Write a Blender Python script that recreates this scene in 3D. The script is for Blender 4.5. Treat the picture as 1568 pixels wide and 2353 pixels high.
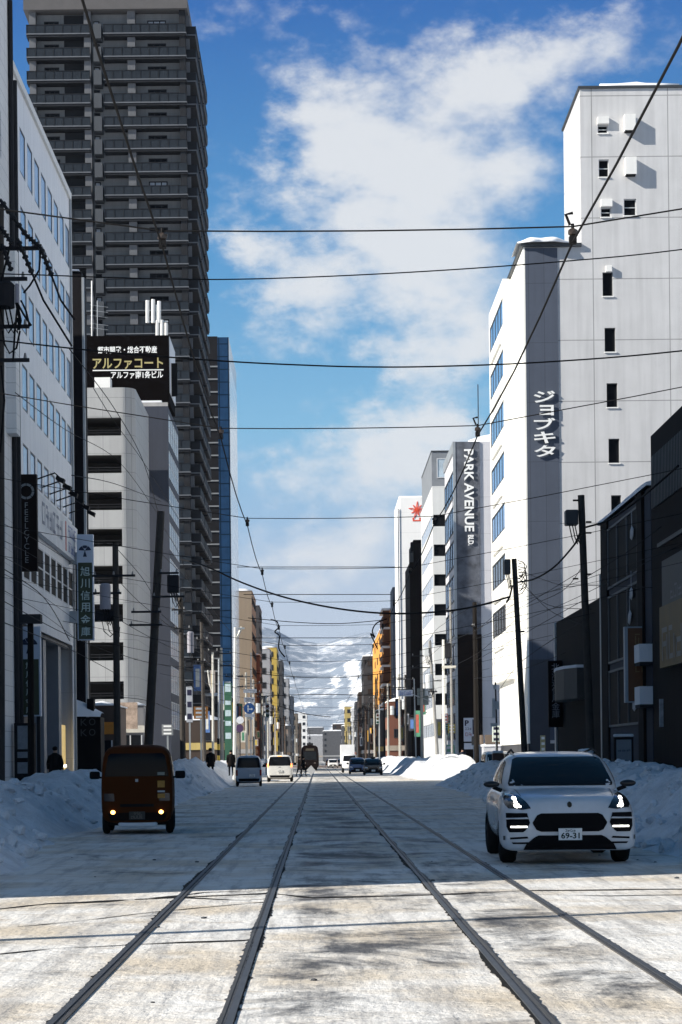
import bpy, bmesh, math, random
from mathutils import Vector, Matrix, noise
random.seed(11)
for _o in list(bpy.data.objects): bpy.data.objects.remove(_o)
S = bpy.context.scene
COL = S.collection
R = math.radians
# ---------------------------------------------------------------- camera
F, U0, V0, H, RHO = 4700.0, 732.0, 1744.0, 1.54, R(0.6)
CR, SR = math.cos(RHO), math.sin(RHO)
cd = bpy.data.cameras.new('camera'); cam = bpy.data.objects.new('camera', cd); COL.objects.link(cam)
cd.sensor_fit = 'HORIZONTAL'; cd.sensor_width = 36.0; cd.lens = F * 36 / 1568
cd.shift_x = (784 - U0) / 1568; cd.shift_y = (V0 - 1176.5) / 1568
cd.clip_start = 0.2; cd.clip_end = 30000
rx, up = Vector((CR, 0, -SR)), Vector((SR, 0, CR)); bk = rx.cross(up)
mm = Matrix((rx, up, bk)).transposed().to_4x4(); mm.translation = (0, 0, H); cam.matrix_world = mm
S.camera = cam
# ---------------------------------------------------------------- sun and sky
SUN = Vector((-1, -0.40, 0.60)).normalized()
ld = bpy.data.lights.new('sun', 'SUN'); ld.energy = 5.0; ld.angle = R(0.5); ld.color = (1, .95, .86)
lo = bpy.data.objects.new('sun', ld); COL.objects.link(lo); lo.rotation_euler = (-SUN).to_track_quat('-Z', 'Y').to_euler()
S.view_settings.view_transform = 'Standard'; S.view_settings.look = 'None'
S.view_settings.exposure = 0.62; S.view_settings.gamma = 1.0
S.cycles.use_denoising = True; S.cycles.max_bounces = 6
SKY_STRENGTH = 0.05
W = bpy.data.worlds.new('World'); S.world = W; W.use_nodes = True
nt = W.node_tree; nt.nodes.clear()
def wn(t, **k):
    n = nt.nodes.new(t)
    for a, b in k.items(): setattr(n, a, b)
    return n
def wl(a, b): nt.links.new(a, b)
def wmath(op, a, b=None, c=None):
    n = wn('ShaderNodeMath', operation=op)
    for i, x in enumerate((a, b, c)):
        if x is None: continue
        if isinstance(x, (int, float)): n.inputs[i].default_value = x
        else: wl(x, n.inputs[i])
    return n.outputs[0]
out = wn('ShaderNodeOutputWorld'); bg = wn('ShaderNodeBackground'); wl(bg.outputs[0], out.inputs[0])
bg.inputs[1].default_value = SKY_STRENGTH
sky = wn('ShaderNodeTexSky', sky_type='NISHITA'); sky.sun_disc = False
sky.sun_elevation = math.asin(SUN.z); sky.sun_rotation = math.atan2(SUN.x, SUN.y)
sky.air_density = 1.0; sky.dust_density = 0.3; sky.ozone_density = 2.5; sky.altitude = 0
tc = wn('ShaderNodeTexCoord'); sep = wn('ShaderNodeSeparateXYZ'); wl(tc.outputs['Generated'], sep.inputs[0])
DX, DZ = sep.outputs[0], sep.outputs[2]
# clouds: soft masses placed by direction, broken by noise
CL = [(860, 400, 200, 150, 1.0), (740, 380, 90, 80, .75), (1010, 470, 190, 90, .75), (1180, 245, 190, 60, 1.0), (1350, 195, 120, 45, .55), (1120, 330, 120, 60, .35),
      (1190, 470, 70, 45, .55), (960, 600, 190, 70, .7), (640, 690, 130, 75, .95), (830, 710, 170, 80, .75), (1050, 730, 130, 110, .85), (940, 850, 110, 75, .9),
      (1100, 820, 60, 60, .7), (900, 990, 140, 60, .95), (930, 1090, 170, 75, .9), (1040, 1010, 90, 50, .8), (690, 1080, 60, 45, .55), (810, 140, 90, 40, .45),
      (1330, 50, 200, 50, .16), (1480, 150, 90, 50, .05), (600, 620, 60, 40, .6), (850, 1290, 300, 90, .75), (700, 1300, 120, 60, .5), (500, 150, 120, 80, .25)]
nz = wn('ShaderNodeTexNoise'); nz.inputs['Scale'].default_value = 22; nz.inputs['Detail'].default_value = 7; nz.inputs['Roughness'].default_value = .62
mp = wn('ShaderNodeMapping'); mp.inputs['Scale'].default_value = (.8, .8, 1.35); mp.inputs['Rotation'].default_value = (0, .35, 0); wl(tc.outputs['Generated'], mp.inputs[0]); wl(mp.outputs[0], nz.inputs['Vector'])
nz2 = wn('ShaderNodeTexNoise'); nz2.inputs['Scale'].default_value = 60; nz2.inputs['Detail'].default_value = 8; nz2.inputs['Roughness'].default_value = .6; wl(mp.outputs[0], nz2.inputs['Vector'])
wob = wn('ShaderNodeVectorMath', operation='MULTIPLY_ADD'); wl(nz.outputs['Color'], wob.inputs[0]); wob.inputs[1].default_value = (.05, .05, .05); wl(tc.outputs['Generated'], wob.inputs[2])
acc = None
for (u, v, ru, rv, w_) in CL:
    c = Vector(((u - U0) / F + .025, 1.025, (V0 - v) / F + .025)); 
    sb = wn('ShaderNodeVectorMath', operation='SUBTRACT'); wl(wob.outputs[0], sb.inputs[0]); sb.inputs[1].default_value = c
    sc_ = wn('ShaderNodeVectorMath', operation='MULTIPLY'); wl(sb.outputs[0], sc_.inputs[0]); sc_.inputs[1].default_value = (F / ru / 1.1, .4, F / rv / 1.1)
    dt = wn('ShaderNodeVectorMath', operation='DOT_PRODUCT'); wl(sc_.outputs[0], dt.inputs[0]); wl(sc_.outputs[0], dt.inputs[1])
    e = wmath('MULTIPLY', wmath('EXPONENT', wmath('MULTIPLY', dt.outputs['Value'], -1.0)), w_)
    acc = e if acc is None else wmath('ADD', acc, e)
# unseen bright cloud bank, added low on the right to lift the left facades
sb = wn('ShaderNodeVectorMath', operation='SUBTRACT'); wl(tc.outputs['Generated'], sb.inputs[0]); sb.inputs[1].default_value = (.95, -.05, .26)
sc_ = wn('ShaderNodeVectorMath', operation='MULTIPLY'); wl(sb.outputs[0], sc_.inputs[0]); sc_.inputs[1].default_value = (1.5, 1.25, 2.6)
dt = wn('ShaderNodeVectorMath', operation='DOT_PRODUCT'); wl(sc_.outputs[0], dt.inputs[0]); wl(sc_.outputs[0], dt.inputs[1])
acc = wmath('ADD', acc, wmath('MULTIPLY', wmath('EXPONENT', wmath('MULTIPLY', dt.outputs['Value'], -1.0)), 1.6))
nsum = wmath('ADD', wmath('MULTIPLY', nz.outputs['Fac'], .9), wmath('MULTIPLY', nz2.outputs['Fac'], .55))
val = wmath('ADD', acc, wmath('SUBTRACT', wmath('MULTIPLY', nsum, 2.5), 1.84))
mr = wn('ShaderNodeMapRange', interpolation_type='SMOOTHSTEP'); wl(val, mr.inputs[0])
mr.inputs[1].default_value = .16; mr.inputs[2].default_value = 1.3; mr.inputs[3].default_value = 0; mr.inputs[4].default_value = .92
# the pale band of distant air above the horizon
ramp = wn('ShaderNodeValToRGB'); wl(DZ, ramp.inputs[0])
for i, (p_, c_) in enumerate([(.0, (7.9, 8.8, 10.4, 1)), (.075, (7.4, 8.5, 10.3, 1)), (.115, (4.6, 7.2, 10.2, 1)), (.16, (2.9, 6.8, 10.2, 1)), (.235, (1.1, 4.4, 8.7, 1)), (.36, (.1, 1.5, 5.9, 1)), (.5, (.04, 1.15, 2.9, 1))]):
    el = ramp.color_ramp.elements[i] if i < 2 else ramp.color_ramp.elements.new(p_)
    el.position = p_; el.color = c_
mixs = wn('ShaderNodeMix', data_type='RGBA'); mixs.inputs[0].default_value = .9; wl(sky.outputs[0], mixs.inputs[6]); wl(ramp.outputs[0], mixs.inputs[7])
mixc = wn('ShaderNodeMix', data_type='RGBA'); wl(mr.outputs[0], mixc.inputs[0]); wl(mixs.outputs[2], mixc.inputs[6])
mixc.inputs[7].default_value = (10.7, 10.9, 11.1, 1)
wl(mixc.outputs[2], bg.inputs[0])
W.cycles.sampling_method = 'MANUAL'; W.cycles.sample_map_resolution = 512
# ---------------------------------------------------------------- helpers
def P(u, v, Y):
    du, dv = u - U0, V0 - v
    return Vector(((du * CR + dv * SR) * Y / F, Y, (-du * SR + dv * CR) * Y / F + H))
def XZ(u, v, Y):
    p = P(u, v, Y); return p.x, p.z
def YX(u, v, X):                       # depth at which the point X lies on pixel column u (near row v)
    return X * F / ((u - U0) * CR + (V0 - v) * SR)
class MB:
    def __init__(s): s.v = []; s.f = []; s.m = []
    def face(s, pts, m=0):
        n = len(s.v); s.v += [Vector(p) for p in pts]; s.f.append(tuple(range(n, n + len(pts)))); s.m.append(m); return s
    def box(s, x0, x1, y0, y1, z0, z1, m=0):
        if x0 > x1: x0, x1 = x1, x0
        if y0 > y1: y0, y1 = y1, y0
        if z0 > z1: z0, z1 = z1, z0
        n = len(s.v)
        s.v += [Vector(p) for p in ((x0, y0, z0), (x1, y0, z0), (x1, y1, z0), (x0, y1, z0), (x0, y0, z1), (x1, y0, z1), (x1, y1, z1), (x0, y1, z1))]
        for q in ((0, 3, 2, 1), (4, 5, 6, 7), (0, 1, 5, 4), (1, 2, 6, 5), (2, 3, 7, 6), (3, 0, 4, 7)):
            s.f.append(tuple(n + i for i in q)); s.m.append(m)
        return s
    def ring(s, c, ax, r, n):
        ax = Vector(ax).normalized(); a = ax.orthogonal().normalized(); b = ax.cross(a)
        k = len(s.v)
        for i in range(n):
            t = 2 * math.pi * i / n; s.v.append(Vector(c) + a * (r * math.cos(t)) + b * (r * math.sin(t)))
        return k
    def cyl(s, p0, p1, r0, r1=None, n=10, m=0):
        r1 = r0 if r1 is None else r1
        p0, p1 = Vector(p0), Vector(p1); ax = p1 - p0
        a, b = s.ring(p0, ax, r0, n), s.ring(p1, ax, r1, n)
        for i in range(n):
            j = (i + 1) % n; s.f.append((a + i, a + j, b + j, b + i)); s.m.append(m)
        s.f.append(tuple(a + i for i in reversed(range(n)))); s.f.append(tuple(b + i for i in range(n))); s.m += [m, m]
        return s
    def tube(s, pts, r, n=5, m=0):
        pts = [Vector(p) for p in pts]; ks = []
        ref = Vector((0, 0, 1))
        for i, p in enumerate(pts):
            d = (pts[min(i + 1, len(pts) - 1)] - pts[max(i - 1, 0)]).normalized()
            rf = ref if abs(d.z) < .95 else Vector((0, 1, 0))
            a = d.cross(rf).normalized(); b = d.cross(a)
            k = len(s.v); ks.append(k)
            for j in range(n):
                t = 2 * math.pi * j / n; s.v.append(p + a * (r * math.cos(t)) + b * (r * math.sin(t)))
        for a, b in zip(ks, ks[1:]):
            for i in range(n):
                j = (i + 1) % n; s.f.append((a + i, a + j, b + j, b + i)); s.m.append(m)
        s.f.append(tuple(ks[0] + i for i in reversed(range(n)))); s.f.append(tuple(ks[-1] + i for i in range(n))); s.m += [m, m]
        return s
    def extr(s, pts, d, m=0):            # polygon pts pushed along d: a closed prism
        pts = [Vector(p) for p in pts]; d = Vector(d); n = len(s.v); k = len(pts)
        s.v += pts + [p + d for p in pts]
        s.f.append(tuple(n + i for i in range(k))); s.f.append(tuple(n + k + i for i in reversed(range(k)))); s.m += [m, m]
        for i in range(k):
            j = (i + 1) % k; s.f.append((n + i, n + k + i, n + k + j, n + j)); s.m.append(m)
        return s
    def loft(s, secs, closed=True, caps=True, m=0):
        k = len(secs[0]); base = len(s.v)
        for sec in secs: s.v += [Vector(p) for p in sec]
        for a in range(len(secs) - 1):
            for i in range(k if closed else k - 1):
                j = (i + 1) % k
                s.f.append((base + a * k + i, base + a * k + j, base + (a + 1) * k + j, base + (a + 1) * k + i)); s.m.append(m)
        if caps:
            s.f.append(tuple(base + i for i in reversed(range(k)))); e = base + (len(secs) - 1) * k
            s.f.append(tuple(e + i for i in range(k))); s.m += [m, m]
        return s
    def blob(s, c, r, m=0, n=2, jit=.12):
        bm = bmesh.new(); bmesh.ops.create_icosphere(bm, subdivisions=n, radius=1)
        k = len(s.v); c = Vector(c); r = Vector(r) if not isinstance(r, (int, float)) else Vector((r, r, r))
        for v in bm.verts:
            q = 1 + jit * noise.noise(v.co * 2.1 + c * 3.7)
            s.v.append(c + Vector((v.co.x * r.x * q, v.co.y * r.y * q, v.co.z * r.z * q)))
        for f in bm.faces: s.f.append(tuple(k + v.index for v in f.verts)); s.m.append(m)
        bm.free(); return s
    def mesh(s, name, mats, org=(0, 0, 0), smooth=False, fix=True):
        org = Vector(org); me = bpy.data.meshes.new(name)
        me.from_pydata([v - org for v in s.v], [], s.f)
        mats = mats if isinstance(mats, (list, tuple)) else [mats]
        for q in mats: me.materials.append(q)
        me.polygons.foreach_set('material_index', s.m)
        if fix:
            bm = bmesh.new(); bm.from_mesh(me); bmesh.ops.recalc_face_normals(bm, faces=bm.faces); bm.to_mesh(me); bm.free()
        if smooth: me.polygons.foreach_set('use_smooth', [True] * len(me.polygons))
        me.update(); return me
    def build(s, name, mats, parent=None, smooth=False, local=False, bevel=0, sub=0, loc=None, fix=True):
        org = (0, 0, 0)
        if parent is not None and not local: org = parent['_o'] if '_o' in parent else parent.location
        me = s.mesh(name, mats, Vector(org) if loc is None else Vector(loc), smooth, fix)
        o = bpy.data.objects.new(name, me); COL.objects.link(o)
        if parent is not None: o.parent = parent; o['_o'] = tuple(org)
        if loc is not None: o.location = loc
        if bevel:
            b = o.modifiers.new('bevel', 'BEVEL'); b.width = bevel; b.segments = 2; b.limit_method = 'ANGLE'
        if sub:
            b = o.modifiers.new('subdiv', 'SUBSURF'); b.levels = sub; b.render_levels = sub
        return o
def link(name, me, parent=None, loc=(0, 0, 0), rz=0):
    o = bpy.data.objects.new(name, me); COL.objects.link(o); o.location = loc; o.rotation_euler = (0, 0, rz)
    if parent is not None: o.parent = parent
    return o
def tag(o, label=None, cat=None, group=None, kind=None):
    for k, v in (('label', label), ('category', cat), ('group', group), ('kind', kind)):
        if v: o[k] = v
    return o
def thing(name, label, cat, loc=(0, 0, 0), group=None, rz=0):
    o = bpy.data.objects.new(name, None); COL.objects.link(o); o.location = loc; o.rotation_euler = (0, 0, rz); o.empty_display_size = .3
    o['_o'] = tuple(loc)
    return tag(o, label, cat, group)
def copy_tree(o, loc=None, rz=None, parent=None):
    c = o.copy(); COL.objects.link(c)
    if parent is not None: c.parent = parent
    if loc is not None: c.location = loc
    if rz is not None: c.rotation_euler = (0, 0, rz)
    for ch in list(o.children): copy_tree(ch, parent=c)
    return c
_mats = {}
def M(name, col, rough=.75, metal=0., var=.18, scale=.9, bump=0., streak=0., emit=None, estr=1., spec=.4, coat=0.):
    if name in _mats: return _mats[name]
    m = bpy.data.materials.new(name); m.use_nodes = True; t = m.node_tree; b = t.nodes['Principled BSDF']; _mats[name] = m
    c4 = (*col, 1)
    if max(col) < .05 and rough >= .4 and spec == .4: spec = .1; rough = max(rough, .7)
    b.inputs['Roughness'].default_value = rough; b.inputs['Metallic'].default_value = metal; b.inputs['Specular IOR Level'].default_value = spec
    b.inputs['Coat Weight'].default_value = coat
    if var or bump or streak:
        tcn = t.nodes.new('ShaderNodeTexCoord')
        n1 = t.nodes.new('ShaderNodeTexNoise'); n1.inputs['Scale'].default_value = scale; n1.inputs['Detail'].default_value = 6; n1.inputs['Roughness'].default_value = .65
        t.links.new(tcn.outputs['Object'], n1.inputs['Vector'])
        mpn = t.nodes.new('ShaderNodeMapping'); mpn.inputs['Scale'].default_value = (2.2, 2.2, .12)
        n2 = t.nodes.new('ShaderNodeTexNoise'); n2.inputs['Scale'].default_value = 1.3; n2.inputs['Detail'].default_value = 4
        t.links.new(tcn.outputs['Object'], mpn.inputs[0]); t.links.new(mpn.outputs[0], n2.inputs['Vector'])
        r1 = t.nodes.new('ShaderNodeMapRange'); r1.inputs[1].default_value = .3; r1.inputs[2].default_value = .7; r1.inputs[3].default_value = 1 - var; r1.inputs[4].default_value = 1 + var * .5
        t.links.new(n1.outputs['Fac'], r1.inputs[0])
        r2 = t.nodes.new('ShaderNodeMapRange'); r2.inputs[1].default_value = .42; r2.inputs[2].default_value = .75; r2.inputs[3].default_value = 1; r2.inputs[4].default_value = 1 - streak
        t.links.new(n2.outputs['Fac'], r2.inputs[0])
        mu = t.nodes.new('ShaderNodeMath'); mu.operation = 'MULTIPLY'; t.links.new(r1.outputs[0], mu.inputs[0]); t.links.new(r2.outputs[0], mu.inputs[1])
        vm = t.nodes.new('ShaderNodeVectorMath'); vm.operation = 'SCALE'; vm.inputs[0].default_value = col; t.links.new(mu.outputs[0], vm.inputs['Scale'])
        t.links.new(vm.outputs[0], b.inputs['Base Color'])
        if bump:
            n3 = t.nodes.new('ShaderNodeTexNoise'); n3.inputs['Scale'].default_value = scale * 14; n3.inputs['Detail'].default_value = 5
            t.links.new(tcn.outputs['Object'], n3.inputs['Vector'])
            bp = t.nodes.new('ShaderNodeBump'); bp.inputs['Strength'].default_value = bump; bp.inputs['Distance'].default_value = .05
            t.links.new(n3.outputs['Fac'], bp.inputs['Height']); t.links.new(bp.outputs[0], b.inputs['Normal'])
    else: b.inputs['Base Color'].default_value = c4
    if emit:
        b.inputs['Emission Color'].default_value = (*emit, 1); b.inputs['Emission Strength'].default_value = estr
    return m
def panelled(name, col, pw, ph, gap=.02, dark=.55, rough=.7, var=.06, streak=.1, axis='auto', off=(0, 0)):
    """wall panels or tiles of pw x ph metres with darker joints; joints follow the two face directions"""
    if name in _mats: return _mats[name]
    m = M(name, col, rough, 0, var, .5, 0, streak); t = m.node_tree; b = t.nodes['Principled BSDF']
    src = b.inputs['Base Color'].links[0].from_socket
    tcn = t.nodes.new('ShaderNodeTexCoord'); sp = t.nodes.new('ShaderNodeSeparateXYZ'); t.links.new(tcn.outputs['Object'], sp.inputs[0])
    geo = t.nodes.new('ShaderNodeNewGeometry'); sn = t.nodes.new('ShaderNodeSeparateXYZ'); t.links.new(geo.outputs['True Normal'], sn.inputs[0])
    def mt(op, a, bb=None):
        n = t.nodes.new('ShaderNodeMath'); n.operation = op
        for i, x in enumerate((a, bb)):
            if x is None: continue
            if isinstance(x, (int, float)): n.inputs[i].default_value = x
            else: t.links.new(x, n.inputs[i])
        return n.outputs[0]
    ax = mt('GREATER_THAN', mt('ABSOLUTE', sn.outputs[0]), .7)
    h = mt('ADD', mt('MULTIPLY', sp.outputs[1], ax), mt('MULTIPLY', sp.outputs[0], mt('SUBTRACT', 1, ax)))
    def line(x, w, o): return mt('LESS_THAN', mt('ABSOLUTE', mt('SUBTRACT', mt('FRACT', mt('DIVIDE', mt('ADD', x, 500 * w + o), w)), .5)), gap / w / 1)
    ln = mt('MAXIMUM', line(h, pw, off[0]), line(sp.outputs[2], ph, off[1]))
    k = mt('SUBTRACT', 1, mt('MULTIPLY', ln, 1 - dark))
    vm = t.nodes.new('ShaderNodeVectorMath'); vm.operation = 'SCALE'; t.links.new(src, vm.inputs[0]); t.links.new(k, vm.inputs['Scale']); t.links.new(vm.outputs[0], b.inputs['Base Color'])
    return m
def text_geo(s, size=1., depth=.03, bold=.0, align='CENTER', sx=1.):
    cu = bpy.data.curves.new('t', 'FONT'); cu.body = s; cu.size = size; cu.extrude = depth / 2; cu.offset = bold; cu.align_x = align; cu.align_y = 'CENTER'
    cu.resolution_u = 3
    o = bpy.data.objects.new('t', cu); COL.objects.link(o); bpy.context.view_layer.update()
    me = bpy.data.meshes.new_from_object(o.evaluated_get(bpy.context.evaluated_depsgraph_get()))
    vs = [Vector((v.co.x * sx, v.co.y, v.co.z)) for v in me.vertices]; fs = [tuple(p.vertices) for p in me.polygons]
    bpy.data.objects.remove(o); bpy.data.curves.remove(cu); bpy.data.meshes.remove(me)
    if vs:                                   # centre the glyphs on their own box
        xs = [v.x for v in vs]; ys = [v.y for v in vs]
        c = Vector(((min(xs) + max(xs)) / 2, (min(ys) + max(ys)) / 2, 0)); vs = [v - c for v in vs]
        return vs, fs, max(xs) - min(xs), max(ys) - min(ys)
    return vs, fs, 0, 0
def scribble(mb, org, right, upv, w, h, n, m=0, seed=1):
    """a run of n unreadable characters, each a few short strokes"""
    right, upv = Vector(right).normalized(), Vector(upv).normalized(); org = Vector(org); rr = random.Random(seed); cw = w / n
    def bar(x0, x1, y0, y1): mb.face([org + right * a + upv * c for a, c in ((x0, y0), (x1, y0), (x1, y1), (x0, y1))], m)
    for i in range(n):
        x = -w / 2 + cw * i + cw * .1; a = cw * .8; t_ = min(a, h) * .16
        for k in rr.sample(range(3), 2): y = -h / 2 + (h - t_) * k / 2; bar(x, x + a * rr.uniform(.6, 1), y, y + t_)
        for k in rr.sample(range(3), 2): q = x + (a - t_) * k / 2; bar(q, q + t_, -h / 2, -h / 2 + h * rr.uniform(.55, 1))
    return mb
def write(mb, s, org, right, upv, w=None, h=None, depth=.04, bold=.0, m=0, vertical=False, pitch=None, size=1., fit=True):
    """put lettering into mb; org = centre of the text; right/up = its axes; fitted to w x h metres"""
    right, upv = Vector(right).normalized(), Vector(upv).normalized(); nrm = right.cross(upv); org = Vector(org)
    if vertical:
        n = len(s)
        for i, ch in enumerate(s):
            if ch == ' ': continue
            c = org + upv * (pitch * ((n - 1) / 2 - i))
            vs, fs, a, b = text_geo(ch, 1., 0, bold)
            k = min(w / a, h / b)
            kx, ky = (k, k) if fit else (w / a, h / b)
            if ch == 'ー': kx = ky = h / max(a, b)
            if ch == 'ョ': kx *= .66; ky *= .9
            if ch == 'ョ': c = c + right * (w * .1)
            base = len(mb.v)
            mb.v += [c + right * (v.x * kx) + upv * (v.y * ky) for v in vs]; mb.f += [tuple(base + i for i in f) for f in fs]; mb.m += [m] * len(fs)
        return mb
    vs, fs, a, b = text_geo(s, 1., depth * 0, bold)
    kx = w / a if w else (h / b); ky = h / b if h else kx
    base = len(mb.v)
    mb.v += [org + right * (v.x * kx) + upv * (v.y * ky) for v in vs]; mb.f += [tuple(base + i for i in f) for f in fs]; mb.m += [m] * len(fs)
    return mb
def solid_text(o, d):
    md = o.modifiers.new('thick', 'SOLIDIFY'); md.thickness = d; md.offset = 0; return o
def wall(mb, face, c, a0, a1, z0, z1, holes=(), depth=.18, m=0, mr=None):
    """a wall sheet with real openings and reveals. face '-Y' '+Y' '-X' '+X', c its plane, a along it, holes (a0,a1,z0,z1)"""
    mr = m if mr is None else mr
    def pt(a, z, d=0):
        if face == '-Y': return (a, c + d, z)
        if face == '+Y': return (a, c - d, z)
        if face == '-X': return (c + d, a, z)
        return (c - d, a, z)
    A = sorted({a0, a1, *[h[0] for h in holes], *[h[1] for h in holes]}); Z = sorted({z0, z1, *[h[2] for h in holes], *[h[3] for h in holes]})
    A = [a for a in A if a0 <= a <= a1]; Z = [z for z in Z if z0 <= z <= z1]
    for i in range(len(A) - 1):
        for j in range(len(Z) - 1):
            ca, cz = (A[i] + A[i + 1]) / 2, (Z[j] + Z[j + 1]) / 2
            if any(h[0] < ca < h[1] and h[2] < cz < h[3] for h in holes): continue
            mb.face([pt(A[i], Z[j]), pt(A[i + 1], Z[j]), pt(A[i + 1], Z[j + 1]), pt(A[i], Z[j + 1])], m)
    for h in holes:
        q = [(h[0], h[2]), (h[1], h[2]), (h[1], h[3]), (h[0], h[3])]
        for i in range(4):
            p, r_ = q[i], q[(i + 1) % 4]
            mb.face([pt(*p), pt(*r_), pt(r_[0], r_[1], depth), pt(p[0], p[1], depth)], mr)
    return mb
ROT = {'-Y': 0., '+X': math.pi / 2, '-X': -math.pi / 2, '+Y': math.pi}
_win = {}
def window_mesh(w, h, mats, nx=2, nz_=1, fr=.05, dep=.06, key=None):
    k = (round(w, 3), round(h, 3), nx, nz_, fr, tuple(q.name for q in mats))
    if k in _win: return _win[k]
    b = MB()
    b.face([(-w / 2, 0, -h / 2), (w / 2, 0, -h / 2), (w / 2, 0, h / 2), (-w / 2, 0, h / 2)], 0)
    for i in range(nx + 1):
        x = -w / 2 + w * i / nx; x0 = max(-w / 2, x - fr / 2); x1 = min(w / 2, x + fr / 2)
        if i == 0: x0, x1 = -w / 2, -w / 2 + fr
        if i == nx: x0, x1 = w / 2 - fr, w / 2
        b.box(x0, x1, -dep, .01, -h / 2, h / 2, 1)
    for j in range(nz_ + 1):
        z = -h / 2 + h * j / nz_; z0, z1 = z - fr / 2, z + fr / 2
        if j == 0: z0, z1 = -h / 2, -h / 2 + fr
        if j == nz_: z0, z1 = h / 2 - fr, h / 2
        b.box(-w / 2 + .002, w / 2 - .002, -dep - .003, .012, z0, z1, 1)
    me = b.mesh('window', mats, fix=False); _win[k] = me; return me
def window(parent, face, c, a, z, w, h, mats, nx=2, nz_=1, fr=.05, inset=0., name='window', dep=.06):
    """one window (its panes in one mesh) centred at a along the wall and z up, inset behind the plane c"""
    me = window_mesh(w, h, mats, nx, nz_, fr, dep)
    p = {'-Y': (a, c + inset, z), '+Y': (a, c - inset, z), '-X': (c + inset, a, z), '+X': (c - inset, a, z)}[face]
    org = Vector(parent['_o']); return link(name, me, parent, Vector(p) - org, ROT[face])
# ---------------------------------------------------------------- materials
SNOW = M('snow', (.84, .85, .87), .65, 0, .06, .8, .35, spec=.3)
WHITE = M('white_paint_wall', (.80, .79, .76), .6, 0, .05, .3, 0, .06)
CONC = M('concrete', (.36, .35, .34), .85, 0, .2, .6, .1, .15)
BLACK = M('black_metal', (.012, .012, .013), .55, 0, .2)
DARKM = M('dark_metal', (.035, .036, .04), .5, .3, .2)
STEEL = M('galvanised_steel', (.42, .44, .45), .45, .5, .15)
POLE = M('dark_concrete_pole', (.055, .048, .042), .85, 0, .3, 2., .1)
PALEPOLE = M('pale_painted_pole', (.62, .6, .54), .6, 0, .12)
CABLE = M('black_cable', (.012, .012, .013), .7, 0, 0)
DARKW = M('unlit_window', (.008, .009, .011), .6, 0, 0, spec=.05)
GLASS = M('window_glass', (.02, .026, .032), .06, 0, 0, spec=.9)
BGLASS = M('blue_curtain_glass', (.03, .09, .2), .08, 0, .25, .25, spec=1.)
FRAME = M('window_frame_dark', (.05, .055, .06), .5, .2, 0)
FRAMEW = M('window_frame_pale', (.55, .56, .57), .5, .2, 0)
RUBBER = M('rubber', (.012, .012, .012), .8, 0, .1)
CHROME = M('chrome', (.6, .6, .62), .2, 1, 0)
LETW = M('white_lettering', (.85, .85, .83), .5, 0, 0)
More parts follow.
